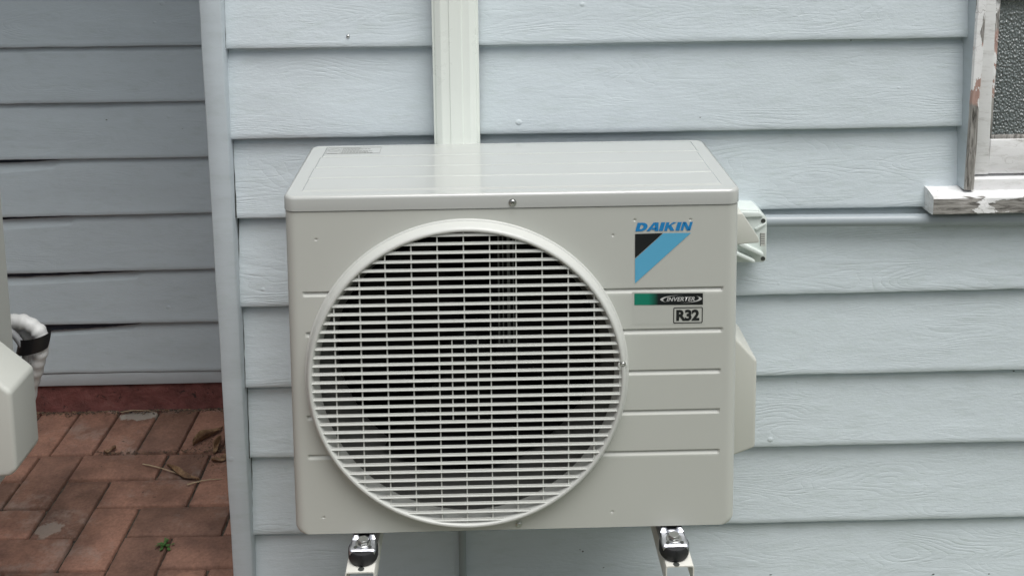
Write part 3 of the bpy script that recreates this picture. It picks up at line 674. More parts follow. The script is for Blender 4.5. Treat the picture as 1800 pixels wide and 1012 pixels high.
# ------------------------------------------------------------------ isolator on the wall behind the unit's handle
YI = YW-.075
def PI_(px, py, y=None): q = onY(px, py, YI if y is None else y); return (q.x, q.z)
iso = thing('isolator_switch', (PI_(1320, 460)[0], YW-.02, PI_(1320, 460)[1]), 'pale green white plastic isolator box on the wall behind the near unit', 'switch')
b = MB()
base = [PI_(1260, 461), PI_(1341, 461), PI_(1347.5, 457), PI_(1348.5, 384), PI_(1343, 377), PI_(1334, 369), PI_(1260, 367)]
b.prismY(base, YI, YW-.004); b.build('base', M['isol'], iso, bevel=.002)
b = MB(); b.prismY([PI_(1260, 370), PI_(1333, 371.5), PI_(1341, 379), PI_(1260, 383)], YI-.006, YI+.002)
b.prismY([PI_(1326, 401), PI_(1346, 390), PI_(1346.5, 393), PI_(1330, 405)], YI-.004, YI+.002)
b.build('cover_ridge', M['isol'], iso, bevel=.0016)
for a0, a1, wv in (((1298, 424), (1337, 443), 7.5), ((1290, 440), (1322, 454.5), 6.5)):
    b = MB(); q0 = Vector((PI_(*a0)[0], 0, PI_(*a0)[1])); q1 = Vector((PI_(*a1)[0], 0, PI_(*a1)[1])); d = (q1-q0).normalized(); nr = Vector((-d.z, 0, d.x))*wv/2/1000
    pl = [q0-nr, q1-nr, q1+d*.003, q1+nr, q0+nr]
    b.prismY([(v.x, v.z) for v in pl], YI-.016, YI+.001); b.build('rib', M['isol'], iso, bevel=.0014)
for a in ((1341.5, 388), (1341, 454.5)):
    q = PI_(*a); b = MB(); b.lathe((q[0], YI-.0004, q[1]), (0, -1, 0), [(.00001, .0002), (.0034, .0004), (.0042, .0012), (.0046, .0)], 20)
    b.build('screw_hole', M['hole'], iso)
b = MB(); b.prismY([PI_(1336, 432), PI_(1345, 432), PI_(1345, 409), PI_(1336, 409)], YI-.0006, YI-.0002)
for i in range(5): b.prismY([PI_(1337.2, 412+i*4), PI_(1344, 412+i*4), PI_(1344, 410.8+i*4), PI_(1337.2, 410.8+i*4)], YI-.0009, YI-.0007, 1)
b.prismY([PI_(1336, 432), PI_(1337, 432), PI_(1337, 409), PI_(1336, 409)], YI-.0010, YI-.00075, 1)
b.build('rating_label', [M['paper'], M['greyink']], iso, smooth=False)

# ------------------------------------------------------------------ air conditioner
W2, HB, DP = 0.765/2, 0.6099, 0.3012; ZB = 0.4540; ZL = ZB+HB-.027     # bottom, lid seam
ac = thing('air_conditioner', (0, .15, ZB), 'ivory outdoor air conditioner unit with round fan grille, on two brackets on the main wall', 'air conditioner', 'outdoor air conditioner units')
def PU(px, py, y=0.0): q = onY(px, py, y); return (q.x, q.z)
ca = PU(537, 652); cb_ = PU(1103.5, 652); GX = (ca[0]+cb_[0])/2; RG = (cb_[0]-ca[0])/2
GZ = (PU(822, 384)[1]+PU(818, 921)[1])/2
print('ring', GX, GZ, RG, PU(822, 381)[1]-PU(818, 921)[1], 'unit z', ZB, ZL+.027)
# grooves: (x0,x1,z)
gr = []
for (a, b1, c, d) in ((1000, 508.5, 1271, 507), (1000, 582, 1270, 579), (1000, 653, 1266, 651), (1000, 723, 1264, 721), (1000, 794.5, 1263, 792)):
    p = PU(a, b1); q = PU(c, d); gr.append((p[0], q[0], q[1]))
for (a, b1, c) in ((532, 517, 620), (538, 588, 620), (541, 734, 620), (543, 803, 620)):
    p = PU(a, b1); gr.append((p[0], PU(c, b1)[0], p[1]))
dim = [PU(*p)+() for p in ((555.5, 421), (1077, 413.5), (1116, 387), (1213.5, 386), (571.5, 909), (1075, 898.5))]
RC = .019
def hgt(x, z):
    d = 0.0
    for x0, x1, zc in gr:
        if abs(z-zc) < .009 and x0-.01 < x < x1+.01:
            t0 = z-zc; prof = max(0, min(1, (.0042-t0)/.0016)) if t0 > .0010 else max(0, min(1, (t0+.0054)/.0052)); end = min(1, max(0, (min(x-x0, x1-x))/.004))
            d = max(d, .0040*prof*end)
    for cx_, cz_ in dim:
        r = math.hypot(x-cx_, z-cz_)
        if r < .004: d = max(d, .0016*max(0, min(1, (.0024-r)/.0012)))
    return d
xs_ = set(); zs_ = set()
xa0, xa1 = -W2+RC, W2-RC
nxx = 150
for i in range(nxx+1): xs_.add(round(xa0+(xa1-xa0)*i/nxx, 5))
for x0, x1, zc in gr:
    for v in (x0-.001, x0, x0+.002, x0+.004, x1+.001, x1, x1-.002, x1-.004):
        if xa0 < v < xa1: xs_.add(round(v, 5))
for cx_, cz_ in dim:
    for q in (-.0028, -.0018, -.001, 0, .001, .0018, .0028): xs_.add(round(cx_+q, 5))
zA, zBt = ZB+.012, ZL-.0035
nzz = 110
for i in range(nzz+1): zs_.add(round(zA+(zBt-zA)*i/nzz, 5))
for x0, x1, zc in gr:
    for q in (-.0058, -.0052, -.0044, -.0036, -.0026, -.0012, 0, .0012, .0026, .0036, .0044, .0052, .0058): zs_.add(round(zc+q, 5))
for cx_, cz_ in dim:
    for q in (-.0028, -.0018, -.001, 0, .001, .0018, .0028): zs_.add(round(cz_+q, 5))
def thin(vals, eps=.0005):
    out = []
    for v in sorted(vals):
        if not out or v-out[-1] > eps: out.append(v)
    return out
xs_ = thin(xs_); zs_ = thin(zs_)
cols = []   # (x, y, front?)
cols.append((-W2, DP, 0)); cols.append((-W2, DP*.5, 0)); cols.append((-W2, RC+.0001, 0))
for i in range(1, 8):
    a = PI+PI/2*i/8; cols.append((-W2+RC+RC*math.cos(a), RC+RC*math.sin(a), 0))
for x in xs_: cols.append((x, 0, 1))
for i in range(1, 8):
    a = -PI/2+PI/2*i/8; cols.append((W2-RC+RC*math.cos(a), RC+RC*math.sin(a), 0))
cols.append((W2, RC+.0001, 0)); cols.append((W2, DP*.5, 0)); cols.append((W2, DP, 0))
RB = .013
rowsz = [(ZB, -1), (ZB+.0012, 0), (ZB+.003, 0), (ZB+.0055, 0), (ZB+.009, 0)]+[(z, 0) for z in zs_]+[(ZL-.0025, 0), (ZL-.0012, 0), (ZL-.0004, 1), (ZL+.0002, 2)]
b = MB(); vs = []
for z, fl in rowsz:
    t_ = z-ZB; ins = 0 if t_ >= RB else RB-math.sqrt(max(0, RB*RB-(RB-t_)**2)); sc = (W2-ins)/W2
    inn = {0: 0, -1: .003, 1: .0012, 2: .004}[fl]
    for x, y, f in cols:
        yy = y+(hgt(x, z) if f else 0)
        X = x*sc*(1-inn/W2)*(1+max(0, ZL-z)*.013); Y = yy*(1-inn/DP)+inn if y < DP else yy
        if ZL-.004 < z and fl == 0: pass
        vs.append((X, Y, z))
nc = len(cols); fs = []
RI = RG-.008
for j in range(len(rowsz)-1):
    zc = (rowsz[j][0]+rowsz[j+1][0])/2
    for i in range(nc-1):
        xc = (cols[i][0]+cols[i+1][0])/2
        if cols[i][2] and cols[i+1][2] and math.hypot(xc-GX, zc-GZ) < RI: continue
        fs.append((j*nc+i, j*nc+i+1, (j+1)*nc+i+1, (j+1)*nc+i))
b.add(vs, fs)
b.build('cabinet', M['ivory'], ac, angle=30)
# inside panels (back, floor), then near-black sheets put in for the cavity's shade
b = MB(); b.box(-W2+.006, W2-.006, DP-.02, DP-.001, ZB+.008, ZL-.002); b.box(-W2+.012, W2-.012, .012, DP-.021, ZB+.001, ZB+.007)
b.build('rear_coil', M['coil'], ac)
b = MB(); b.box(-W2+.01, W2-.01, .13, .134, ZB+.01, ZL-.003); b.box(GX+RG+.006, GX+RG+.010, .02, .129, ZB+.01, ZL-.003); b.box(-W2+.012, -W2+.016, .02, .129, ZB+.01, ZL-.003)
b.build('cavity_shade', M['dark'], ac)
# lid
LW, LR = W2+.0016, .021
def rr_plan(w, y0, y1, r, k=8):
    pts = []
    for cx_, cy_, a0 in ((w-r, y0+r, -PI/2), (w-r, y1-r, 0), (-w+r, y1-r, PI/2), (-w+r, y0+r, PI)):
        for i in range(k+1):
            a = a0+PI/2*i/k; pts.append((cx_+r*math.cos(a), cy_+r*math.sin(a)))
    return pts
b = MB(); ZTOP = ZB+HB; prof = [(-.0014, ZL+.0006), (0, ZL+.0014), (0, ZTOP-.006), (-.0008, ZTOP-.0033), (-.0026, ZTOP-.0012), (-.0055, ZTOP-.0002)]
rings = [[(x, y, z) for x, y in rr_plan(LW+o_, -.0018-o_, DP+.004+o_, LR+o_)] for o_, z in prof]
k = len(rings[0]); vs = [v for r in rings for v in r]
b.add(vs, [(j*k+i, j*k+(i+1) % k, (j+1)*k+(i+1) % k, (j+1)*k+i) for j in range(len(rings)-1) for i in range(k)]+[tuple(range(k-1, -1, -1))])
# top surface as a grid with four raised strips; strip front edges from the photo
tz = lambda px, py: onZ(px, py, ZTOP)
strips = []
fl_ = [(900, 272.5), (900, 291), (900, 309.5), (900, 331)]
ye = [tz(*p).y for p in fl_]   # back to front lines
lx = [tz(565, 277).x, tz(553, 294.5).x, tz(542, 312.5).x, tz(532, 332).x]; rx = [tz(1229, 268).x, tz(1240, 285).x, tz(1253, 303).x, tz(1268, 322).x]
ends = [DP-.012]+[y+.0035 for y in ye[:-1]]
for i in range(4): strips.append((lx[i], rx[i], ye[i], ends[i]-.0015))
def lidh(x, y):
    h = 0
    for x0, x1, y0, y1 in strips:
        d = min(x-x0, x1-x, y-y0, y1-y); t_ = max(0, min(1, d/.0036)); h = max(h, .0019*t_*t_*(3-2*t_))
    # embossed arrow mark near the front edge
    ex, ey = tz(905, 317).x, tz(905, 317).y
    for (ax, ay, bx, by) in ((-.035, .006, -.022, .006), (-.022, .006, -.022, -.006), (-.012, .008, -.004, -.001), (-.004, -.001, .006, .009), (.012, .009, .022, .001), (.022, .010, .022, -.006), (0, -.012, .03, -.006)):
        px_, py_ = x-ex, y-ey; vx, vy = bx-ax, by-ay; t_ = max(0, min(1, ((px_-ax)*vx+(py_-ay)*vy)/(vx*vx+vy*vy))); d = math.hypot(px_-ax-vx*t_, py_-ay-vy*t_)
        h = max(h, .0012+.0007*max(0, 1-d/.0022)) if d < .0022 else h
    return h
gx = set(); gy = set()
X0, X1, Y0_, Y1_ = -LW+.0055+.016, LW-.0055-.016, -.0018+.0055, DP+.004-.0055
outer = rr_plan(LW-.0055, -.0018+.0055, DP+.004-.0055, LR-.0055)
for i in range(171): gx.add(-LW+.006+(2*LW-.012)*i/170)
for i in range(61): gy.add(Y0_+(Y1_-Y0_)*i/60)
for s_0, s_1, s_2, s_3 in strips:
    for q in (0, .001, .002, .003, .0042): gx.add(s_0+q); gx.add(s_1-q); gy.add(s_2+q); gy.add(s_3-q)
exx, eyy = tz(905, 317).x, tz(905, 317).y
for i in range(60): gx.add(exx-.04+.0013*i)
for i in range(22): gy.add(eyy-.014+.0013*i)
gx = thin(gx, .0004); gy = thin([g_ for g_ in gy if Y0_ <= g_ <= Y1_], .0004)
def clampr(x, y):   # pull grid points in the four corners onto the rounded outline
    r = LR-.0055; w = LW-.0055; cx_ = max(-w+r, min(w-r, x)); cy_ = max(Y0_+r, min(Y1_-r, y)); dx_, dy_ = x-cx_, y-cy_
    if dx_ and dy_:
        m_ = max(abs(dx_), abs(dy_)); d = math.hypot(dx_, dy_); f = m_/d; return cx_+dx_*f, cy_+dy_*f
    return x, y
w_ = LW-.0055
gx = [-w_]+[x for x in gx if -w_+.0004 < x < w_-.0004]+[w_]; 
if gy[-1] < Y1_: gy.append(Y1_)
vs = []
for y in gy:
    for x in gx:
        X, Y = clampr(x, y); vs.append((X, Y, ZTOP-.0002+lidh(x, y)))
nx_ = len(gx)
b.add(vs, [(j*nx_+i, j*nx_+i+1, (j+1)*nx_+i+1, (j+1)*nx_+i) for j in range(len(gy)-1) for i in range(nx_-1)])
b.build('lid', M['lid'], ac, angle=40)
# warning sticker printed on the lid
def PT(px, py): q = onZ(px, py, ZTOP+.0017); return (q.x, q.y)
b = MB(); st = ZTOP+.00195
xl_, yb2 = PT(572, 271); xr_, yt2 = PT(671, 259); xm_ = PT(596, 271)[0]
def bar(x0, x1, y0, y1, mi=0): b.box(x0, x1, y0, y1, st-.0002, st+.0001, mi)
tl = .0007
bar(xl_, xr_, yb2, yb2+tl); bar(xl_, xr_, yt2, yt2+tl); bar(xl_, xl_+tl, yb2+tl, yt2); bar(xr_-tl, xr_, yb2+tl, yt2); bar(xm_, xm_+tl, yb2+tl, yt2)
hh_ = yt2-yb2; cxx, cyy = (xl_+xm_)/2, yb2+hh_*.6
ri, ro = .0092, .0108
b.add([(cxx+r*math.cos(2*PI*i/28), cyy+r*math.sin(2*PI*i/28), st) for r in (ri, ro) for i in range(28)], [(i, (i+1) % 28, 28+(i+1) % 28, 28+i) for i in range(28)])
b.add([(cxx-.0075, cyy+.0065, st), (cxx-.0065, cyy+.0075, st), (cxx+.0075, cyy-.0065, st), (cxx+.0065, cyy-.0075, st)], [(0, 1, 2, 3)])
bar(xl_+.004, xm_-.004, yb2+.0025, yb2+.0037)
random.seed(3)
for i in range(6):
    y = yb2+.004+hh_*.92*i/6; x = xm_+.003
    end = xr_-.004-(random.random()*.04)
    while x < end:
        w__ = random.uniform(.002, .006); bar(x, min(x+w__, end), y, y+hh_*.045); x += w__+.0011
b.build('warning_sticker', M['greyink'], ac, smooth=False)
# grille ring: lathe round Y axis; negative y is outwards
def ringlathe(prof, name, material, seg=128, angle=40, bev=0):
    b = MB(); vs = []
    for r, y in prof:
        for i in range(seg):
            a = 2*PI*i/seg; vs.append((GX+r*math.cos(a), y, GZ+r*math.sin(a)))
    fs = [(j*seg+i, j*seg+(i+1) % seg, (j+1)*seg+(i+1) % seg, (j+1)*seg+i) for j in range(len(prof)-1) for i in range(seg)]
    b.add(vs, fs); return b.build(name, material, ac, angle=angle)
PRJ = .024
grille = bpy.data.objects.new('grille', None); COL.objects.link(grille); grille.parent = ac; grille.location = (GX, -.15, GZ-ZB)
_r = ringlathe([(RG+.0015, .0015), (RG+.0015, -.0016), (RG+.0003, -.0030), (RG-.0015, -.0034), (RG-.0030, -.010), (RG-.0055, PRJ*-.82), (RG-.0078, -PRJ*.96), (RG-.0105, -PRJ), (RG-.0125, -PRJ*.97), (RG-.0134, -PRJ*.90), (RG-.0150, -PRJ*.78), (RG-.0215, -.002), (RG-.0225, .006)], 'ring', M['plastic'])
_r.parent = grille; _r.data.transform(Matrix.Translation(worldloc(ac)-worldloc(grille)))
# slats
R_in = RG-.0128
b = MB()
zsl = []
pitch = (PU(680, 447.5, -.02)[1]-PU(680, 447.5+15*14.97, -.02)[1])/15
# one slat line measured at (760,446)
zref_ = PU(818, 444.5, -.02)[1]
k_ = -60
zmin, zmax = GZ-R_in+.002, GZ+R_in-.002
z = zref_
while z+pitch < zmax: z += pitch
slz = []
while z > zmin: slz.append(z); z -= pitch
print('slats', len(slz), 'pitch', pitch)
for z in slz:
    hw = math.sqrt(max(0, (R_in+.0006)**2-(z-GZ)**2)); n_ = 12
    # blade cross section (y,z): rounded bright nose, shallow upward slope to the back
    sec = [(-.0215, -.0002), (-.0213, .0005), (-.0206, .0008), (-.0196, .0010), (-.0194, .0035), (-.0184, .0036), (-.0186, -.0003), (-.0206, -.0012), (-.0213, -.0009)]
    b.add([(GX+s_*hw, y, z+dz) for s_ in (-1, 1) for y, dz in sec], [tuple(range(9)), tuple(range(17, 8, -1))]+[(i, (i+1) % 9, (i+1) % 9+9, i+9) for i in range(9)])
b.build('slats', M['plastic'], grille, angle=30)
b = MB(); dx_ = PU(771.9, 600, -.012)[0]-PU(589.5, 600, -.012)[0]; dx_ /= 4; xc_ = PU(817.6, 620, -.012)[0]
def vwire(x, za, zb2):
    b.box(x-.0010, x+.0010, -.0186, -.0125, za, zb2)
for i in range(-6, 7):
    x = xc_+i*dx_; hw2 = (R_in)**2-(x-GX)**2
    if hw2 > .0004:
        hw = math.sqrt(hw2); vwire(x, GZ-hw, GZ+hw)
zu = PU(818, 594, -.012)[1]; zd = PU(818, 733, -.012)[1]
for s_ in (-.5, .5): vwire(xc_+s_*dx_, zd, zu)
b.build('struts', M['plastic'], grille, smooth=False)
# inner shroud
ringlathe([(RG-.0223, .0065), (RG-.0235, .018), (RG-.033, .040), (RG-.038, .050), (RG-.039, .12)], 'shroud', M['shroud'])
# fan
fan = bpy.data.objects.new('fan', None); COL.objects.link(fan); fan.parent = ac; fan.location = (GX, -.09, GZ-ZB)
b = MB(); b.lathe((GX, .075, GZ), (0, -1, 0), [(.0001, .03), (.030, .028), (.048, .018), (.054, -.005), (.054, -.04)], 40); b.build('hub', M['fan'], fan)
for bl in range(3):
    b = MB(); vs = []
    for i in range(15):
        for j in range(9):
            r = .05+(RG-.050-.05)*j/8; a = 2*PI*bl/3+.4+(i/14-.5)*1.55+(r-.05)*.9; y = .060+.045*(i/14)+.012*math.sin(j/8*PI)
            vs.append((GX+r*math.cos(a), y, GZ+r*math.sin(a)))
    b.add(vs, [(i*9+j, (i+1)*9+j, (i+1)*9+j+1, i*9+j+1) for i in range(14) for j in range(8)]); b.build('blade', M['fan'], fan)
b = MB(); mp_ = PU(886, 500, .11)[0]
for dx2, wd2 in ((-.012, .003), (-.004, .002), (.004, .005), (.014, .002)): b.box(mp_+dx2, mp_+dx2+wd2, .034, .042, PU(886, 600, .04)[1], GZ+RG-.03)
b.build('motor_stay', plain('stay_steel', (.16, .165, .17), .35, .7), ac)
# screws
def screw(x, y, z, parent, r=.0052, name='screw'):
    b = MB(); b.lathe((x, y, z), (0, -1, 0), [(.00001, .0016), (.0016, .0016), (.0018, .0028), (r*.7, .0030), (r*.94, .0020), (r, .0008), (r*1.25, .0006), (r*1.28, -.0004)], 24)
    return b.build(name, M['bolt'], parent, angle=50)
q = PU(901, 356, -.002); screw(q[0], -.0022, q[1], ac)
q = PU(911.5, 920.5); screw(q[0], -.0004, q[1], ac)
q = PU(1094.5, 637.5, -.018); 
b = MB(); b.lathe((q[0]-.0005, -.008, q[1]-.003), (0, -1, 0), [(.0001, .014), (.0065, .0138), (.008, .012), (.0085, .0)], 24); b.build('screw_boss', M['plastic'], grille)
screw(q[0], -.0215, q[1], grille, .0042)

# valve cover and handle on the right side
YV = .085
vpoly = [PU(1262, 560, YV), PU(1298, 598, YV), PU(1331.5, 633.5, YV), PU(1331, 787, YV), PU(1262, 810, YV)]
xin = W2-.004
vp = [(xin, vpoly[1][1]+(vpoly[1][0]-xin)*(vpoly[1][1]-vpoly[2][1])/(vpoly[2][0]-vpoly[1][0])), vpoly[2], vpoly[3], (xin, vpoly[3][1]-(vpoly[3][0]-xin)*.36)]
print('W2', W2, 'cover', vp)
b = MB()
XV = vp[1][0]; zt1 = vp[1][1]; zb1 = vp[2][1]
front = [(xin, vp[0][1]), (XV, zt1), (XV, zb1), (xin, vp[3][1])]
YBk = YV+.13
vs = [(x, YV, z) for x, z in front]+[(xin, YBk, vp[0][1]+.004), (XV, YBk, zt1+.002), (XV, YBk, zb1), (xin, YBk, vp[3][1])]
b.add(vs, [(0, 1, 2, 3), (7, 6, 5, 4), (0, 4, 5, 1), (1, 5, 6, 2), (2, 6, 7, 3), (3, 7, 4, 0)])
b.build('valve_cover', M['cover'], ac, bevel=.006, seg=4)
YH = .10
h0 = [PU(1296, 372, YH), PU(1306, 376, YH), PU(1333, 417, YH), PU(1335, 424, YH), PU(1333, 427, YH), PU(1296, 432, YH)]
b = MB(); hp = [(max(xin, p[0]) if i not in (0, 5) else xin, p[1]) for i, p in enumerate(h0)]
vs = [(x, YH, z) for x, z in hp]+[(x if x == xin else x-.004, YH+.09, z+.006) for x, z in hp]; k = 6
b.add(vs, [tuple(range(k)), tuple(range(2*k-1, k-1, -1))]+[(i, (i+1) % k, (i+1) % k+k, i+k) for i in range(k)])
b.build('handle', M['cover'], ac, bevel=.004, seg=3)
# rating plate low on the right side (only seen on the far left unit)

# ---- writing
YT = -.0007
def polys(b, letters, ox, oz, w, h, shear, y, mi=0):
    for pl in letters:
        b.add([(ox+px*w+shear*pz*h, y, oz+pz*h) for px, pz in pl], [tuple(range(len(pl)))], mi)
logo = bpy.data.objects.new('logo', None); COL.objects.link(logo); logo.parent = ac; q = PU(1116, 497); logo.location = (q[0], -.15, q[1]-ZB)
# letter strokes as convex pieces in a unit box
def Ds():
    out = []; k = 10
    o_ = [(0.0, 0), (.45, 0)]; i_ = 0
    outer = [(.45+.55*math.sin(PI*i/k)*1.0, .5-.5*math.cos(PI*i/k)) for i in range(k+1)]
    inner = [(.42+.22*math.sin(PI*i/k), .5-.25*math.cos(PI*i/k)) for i in range(k+1)]
    for i in range(k): out.append([outer[i], outer[i+1], inner[i+1], inner[i]])
    out.append([(0, 0), (.45, 0), (.42, .25), (.34, .25)]); out.append([(0, 0), (.34, .25), (.34, .75), (0, 1)]); out.append([(0, 1), (.34, .75), (.42, .75), (.45, 1)])
    return out
A_ = [[(-.16, 0), (.20, 0), (.62, 1), (.34, 1)], [(.70, 0), (1.08, 0), (.86, 1), (.50, 1)], [(.30, .16), (.84, .16), (.82, .40), (.40, .40)]]
I_ = [[(0, 0), (1, 0), (1, 1), (0, 1)]]
K_ = [[(0, 0), (.30, 0), (.30, 1), (0, 1)], [(.30, .42), (.52, .66), (1.0, 1.0), (.64, 1.0), (.30, .64)], [(.30, .42), (.40, .64), (.56, .62), (1.0, 0), (.62, 0)]]
Nn = [[(0, 0), (.27, 0), (.27, 1), (0, 1)], [(.73, 0), (1, 0), (1, 1), (.73, 1)], [(.0, 1), (.34, 1), (1.0, 0), (.66, 0)]]
xL, zL = PU(1116.5, 406.5); xRr = PU(1213, 405)[0]; zT_ = PU(1116, 391.5)[1]; hL = zT_-zL; tot = xRr-xL
b = MB(); lay_ = [(Ds(), 0, 1.25), (A_, 1.42, 1.10), (I_, 2.66, .46), (K_, 3.24, 1.2), (I_, 4.52, .46), (Nn, 5.10, 1.12)]
full = 6.2
for L, x0, wl in lay_: polys(b, L, xL+tot*x0/full, zL, tot*wl/full, hL, .27, YT)
b.build('lettering', M['blue'], logo, smooth=False)
b = MB()
def q2(px, py): p = PU(px, py); return (p[0], YT, p[1])
b.add([q2(1116.2, 411), q2(1165, 409.5), q2(1116.2, 453.5)], [(0, 1, 2)]); b.build('black_triangle', M['ink'], logo, smooth=False)
b = MB(); b.add([q2(1166.2, 409.5), q2(1214.5, 409), q2(1116.2, 497.5), q2(1116.2, 455)], [(0, 1, 2, 3)]); b.build('blue_stripe', M['cyan'], logo, smooth=False)
# inverter badge
inv = MB(); inv.add([q2(1115, 535.8), q2(1235.5, 535), q2(1235.5, 514.8), q2(1115, 515.6)], [(0, 1, 2, 3)]); badge = inv.build('inverter_badge', M['grad'], ac, smooth=False)
def text(body, x, z, w, h, y, material, parent, name, bold=.0, shear=0, squeeze=None, sp=1.0):
    cu = bpy.data.curves.new('t', 'FONT'); cu.body = body; cu.size = 1; cu.offset = bold; cu.shear = shear; cu.space_character = sp; cu.resolution_u = 4
    to = bpy.data.objects.new('t', cu); COL.objects.link(to); bpy.context.view_layer.update()
    me = bpy.data.meshes.new_from_object(to.evaluated_get(bpy.context.evaluated_depsgraph_get())); bpy.data.objects.remove(to)
    xs2 = [v.co.x for v in me.vertices]; ys2 = [v.co.y for v in me.vertices]
    sx = w/(max(xs2)-min(xs2)); sz = h/(max(ys2)-min(ys2)); base = worldloc(parent); mx, my = min(xs2), min(ys2)
    for v in me.vertices:
        v.co = Vector((x+(v.co.x-mx)*sx, y, z+(v.co.y-my)*sz))-base
    me.materials.clear(); me.materials.append(material)
    o = bpy.data.objects.new(name, me); COL.objects.link(o); o.parent = parent; return o
a_ = PU(1171.5, 529.3); c_ = PU(1221, 520.8)
text('INVERTER', a_[0], a_[1], c_[0]-a_[0], c_[1]-a_[1], YT-.0004, M['silver'], badge, 'lettering', .022, .28, sp=1.05)
def crescent(cx_, cz_, rx_, rz_, a0, a1, th, flip):
    pts = []; K = 18
    for i in range(K+1):
        a = a0+(a1-a0)*i/K; s_ = math.sin(PI*i/K)**1.0
        o1 = (cx_+rx_*math.cos(a), cz_+rz_*math.sin(a)); f = 1-th*s_
        o2 = (cx_+rx_*math.cos(a)*f, cz_+rz_*math.sin(a)*(1-th*.5*s_)); pts.append((o1, o2))
    b.add([(p[0], YT-.0004, p[1]) for pr_ in pts for p in pr_], [(2*i, 2*i+2, 2*i+3, 2*i+1) for i in range(K)])
b = MB(); cc = PU(1197, 525); rx2 = PU(1233.5, 525)[0]-cc[0]; rz2 = PU(1197, 518)[1]-PU(1197, 525)[1]
crescent(cc[0], cc[1], rx2, rz2, math.radians(84), math.radians(226), .17, 0)
crescent(cc[0], cc[1], rx2, rz2, math.radians(-96), math.radians(46), .17, 0)
b.build('swoosh', M['silver'], badge, smooth=False)
# refrigerant label
def rrect(x0, x1, z0, z1, r, k=5):
    p = []
    for cx_, cz_, a0 in ((x1-r, z0+r, -PI/2), (x1-r, z1-r, 0), (x0+r, z1-r, PI/2), (x0+r, z0+r, PI)):
        for i in range(k+1): a = a0+PI/2*i/k; p.append((cx_+r*math.cos(a), cz_+r*math.sin(a)))
    return p
b = MB(); x0_, z0_ = PU(1183.3, 568); x1_, z1_ = PU(1235.3, 539)
o1 = rrect(x0_, x1_, z0_, z1_, .0022); o2 = rrect(x0_+.0015, x1_-.0015, z0_+.0015, z1_-.0015, .0012); k = len(o1)
b.add([(x, YT, z) for x, z in o1+o2], [(i, (i+1) % k, k+(i+1) % k, k+i) for i in range(k)]); b.build('refrigerant_label', M['ink'], ac, smooth=False)
a_ = PU(1188.5, 563.8); c_ = PU(1229.5, 543.2)
text('R32', a_[0], a_[1], c_[0]-a_[0], c_[1]-a_[1], YT, M['ink'], ac, 'refrigerant_lettering', .045, 0, sp=.96)
b = MB(); b.add([q2(1111.5, 570), q2(1238.5, 569.5), q2(1238.5, 512.5), q2(1111.5, 513)], [(0, 1, 2, 3)])
for i_, v in enumerate(b.v): b.v[i_] = (v[0], -.00025, v[2])
b.build('clear_film', plain('clear_film', (0.525, 0.54, 0.502), .34, var=.01), ac, smooth=False)

# feet: pressed zinc tabs
feet = []
def foot(pxc, pyf):
    # tab sticks out from under the front panel; hole line measured on z plane
    zf = ZB-.0095
    ctr = onZ(pxc, pyf, zf); print('foot y', ctr.y); x = ctr.x; yf_ = ctr.y
    f = bpy.data.objects.new('foot', None); COL.objects.link(f); f.parent = ac; f.location = Vector((x, yf_, zf))-worldloc(ac)
    b = MB()   # swept plate: drops from the panel, flat tongue, rolled front lip
    sec = [(.045, ZB-.001, .0205), (.012, ZB-.002, .0200), (.004, ZB-.0028, .0200), (.0005, zf+.0052, .0205), (-.0022, zf+.0014, .0215), (-.0045, zf, .0232), (yf_-.006, zf, .0240), (yf_-.014, zf-.0003, .0232), (yf_-.0175, zf-.0018, .0222), (yf_-.019, zf-.0045, .0215)]
    cross = [(-1, -.004), (-.93, -.0005), (-.8, .0), (-.48, 0.0), (-.40, -.0035), (0, -.0040), (.40, -.0035), (.48, 0), (.8, 0), (.93, -.0005), (1, -.004)]
    vs = []
    for i, (y, z, hw) in enumerate(sec):
        g_ = 1.0 if i < 4 else (.5 if i == 4 else 0.0)
        for c, dz in cross:
            e = dz if abs(c) > .85 else dz*g_
            vs.append((x+c*hw, y, z+e))
    k = len(cross); b.add(vs, [(i*k+j, (i+1)*k+j, (i+1)*k+j+1, i*k+j+1) for i in range(len(sec)-1) for j in range(k-1)])
    o = b.build('plate', M['zinc'], f, angle=60)
    md = o.modifiers.new('s', 'SOLIDIFY'); md.thickness = .0018; md.offset = -1
    for s_ in (-1, 1):
        b = MB(); b.lathe((x+s_*.0125, yf_-.010, zf+.0003), (0, 0, 1), [(.00001, .0002), (.0026, .0004), (.0032, .0002)], 16); b.build('slot', M['hole'], f)
    b = MB(); b.lathe((x, yf_, zf+.001), (0, 0, 1), [(.0135, -.001), (.0135, .0012), (.0095, .0014)], 24)
    hx = [(x+(.0098*math.cos(PI/3*i+.3)), yf_+.0098*math.sin(PI/3*i+.3)) for i in range(6)]; b.prismZ(hx, zf+.0015, zf+.0085)
    b.build('bolt', M['bolt'], f, bevel=.0006, seg=1)
    return x, yf_, zf
print('footy'); fa = foot(638.5, 954); fb = foot(1184.5, 946)

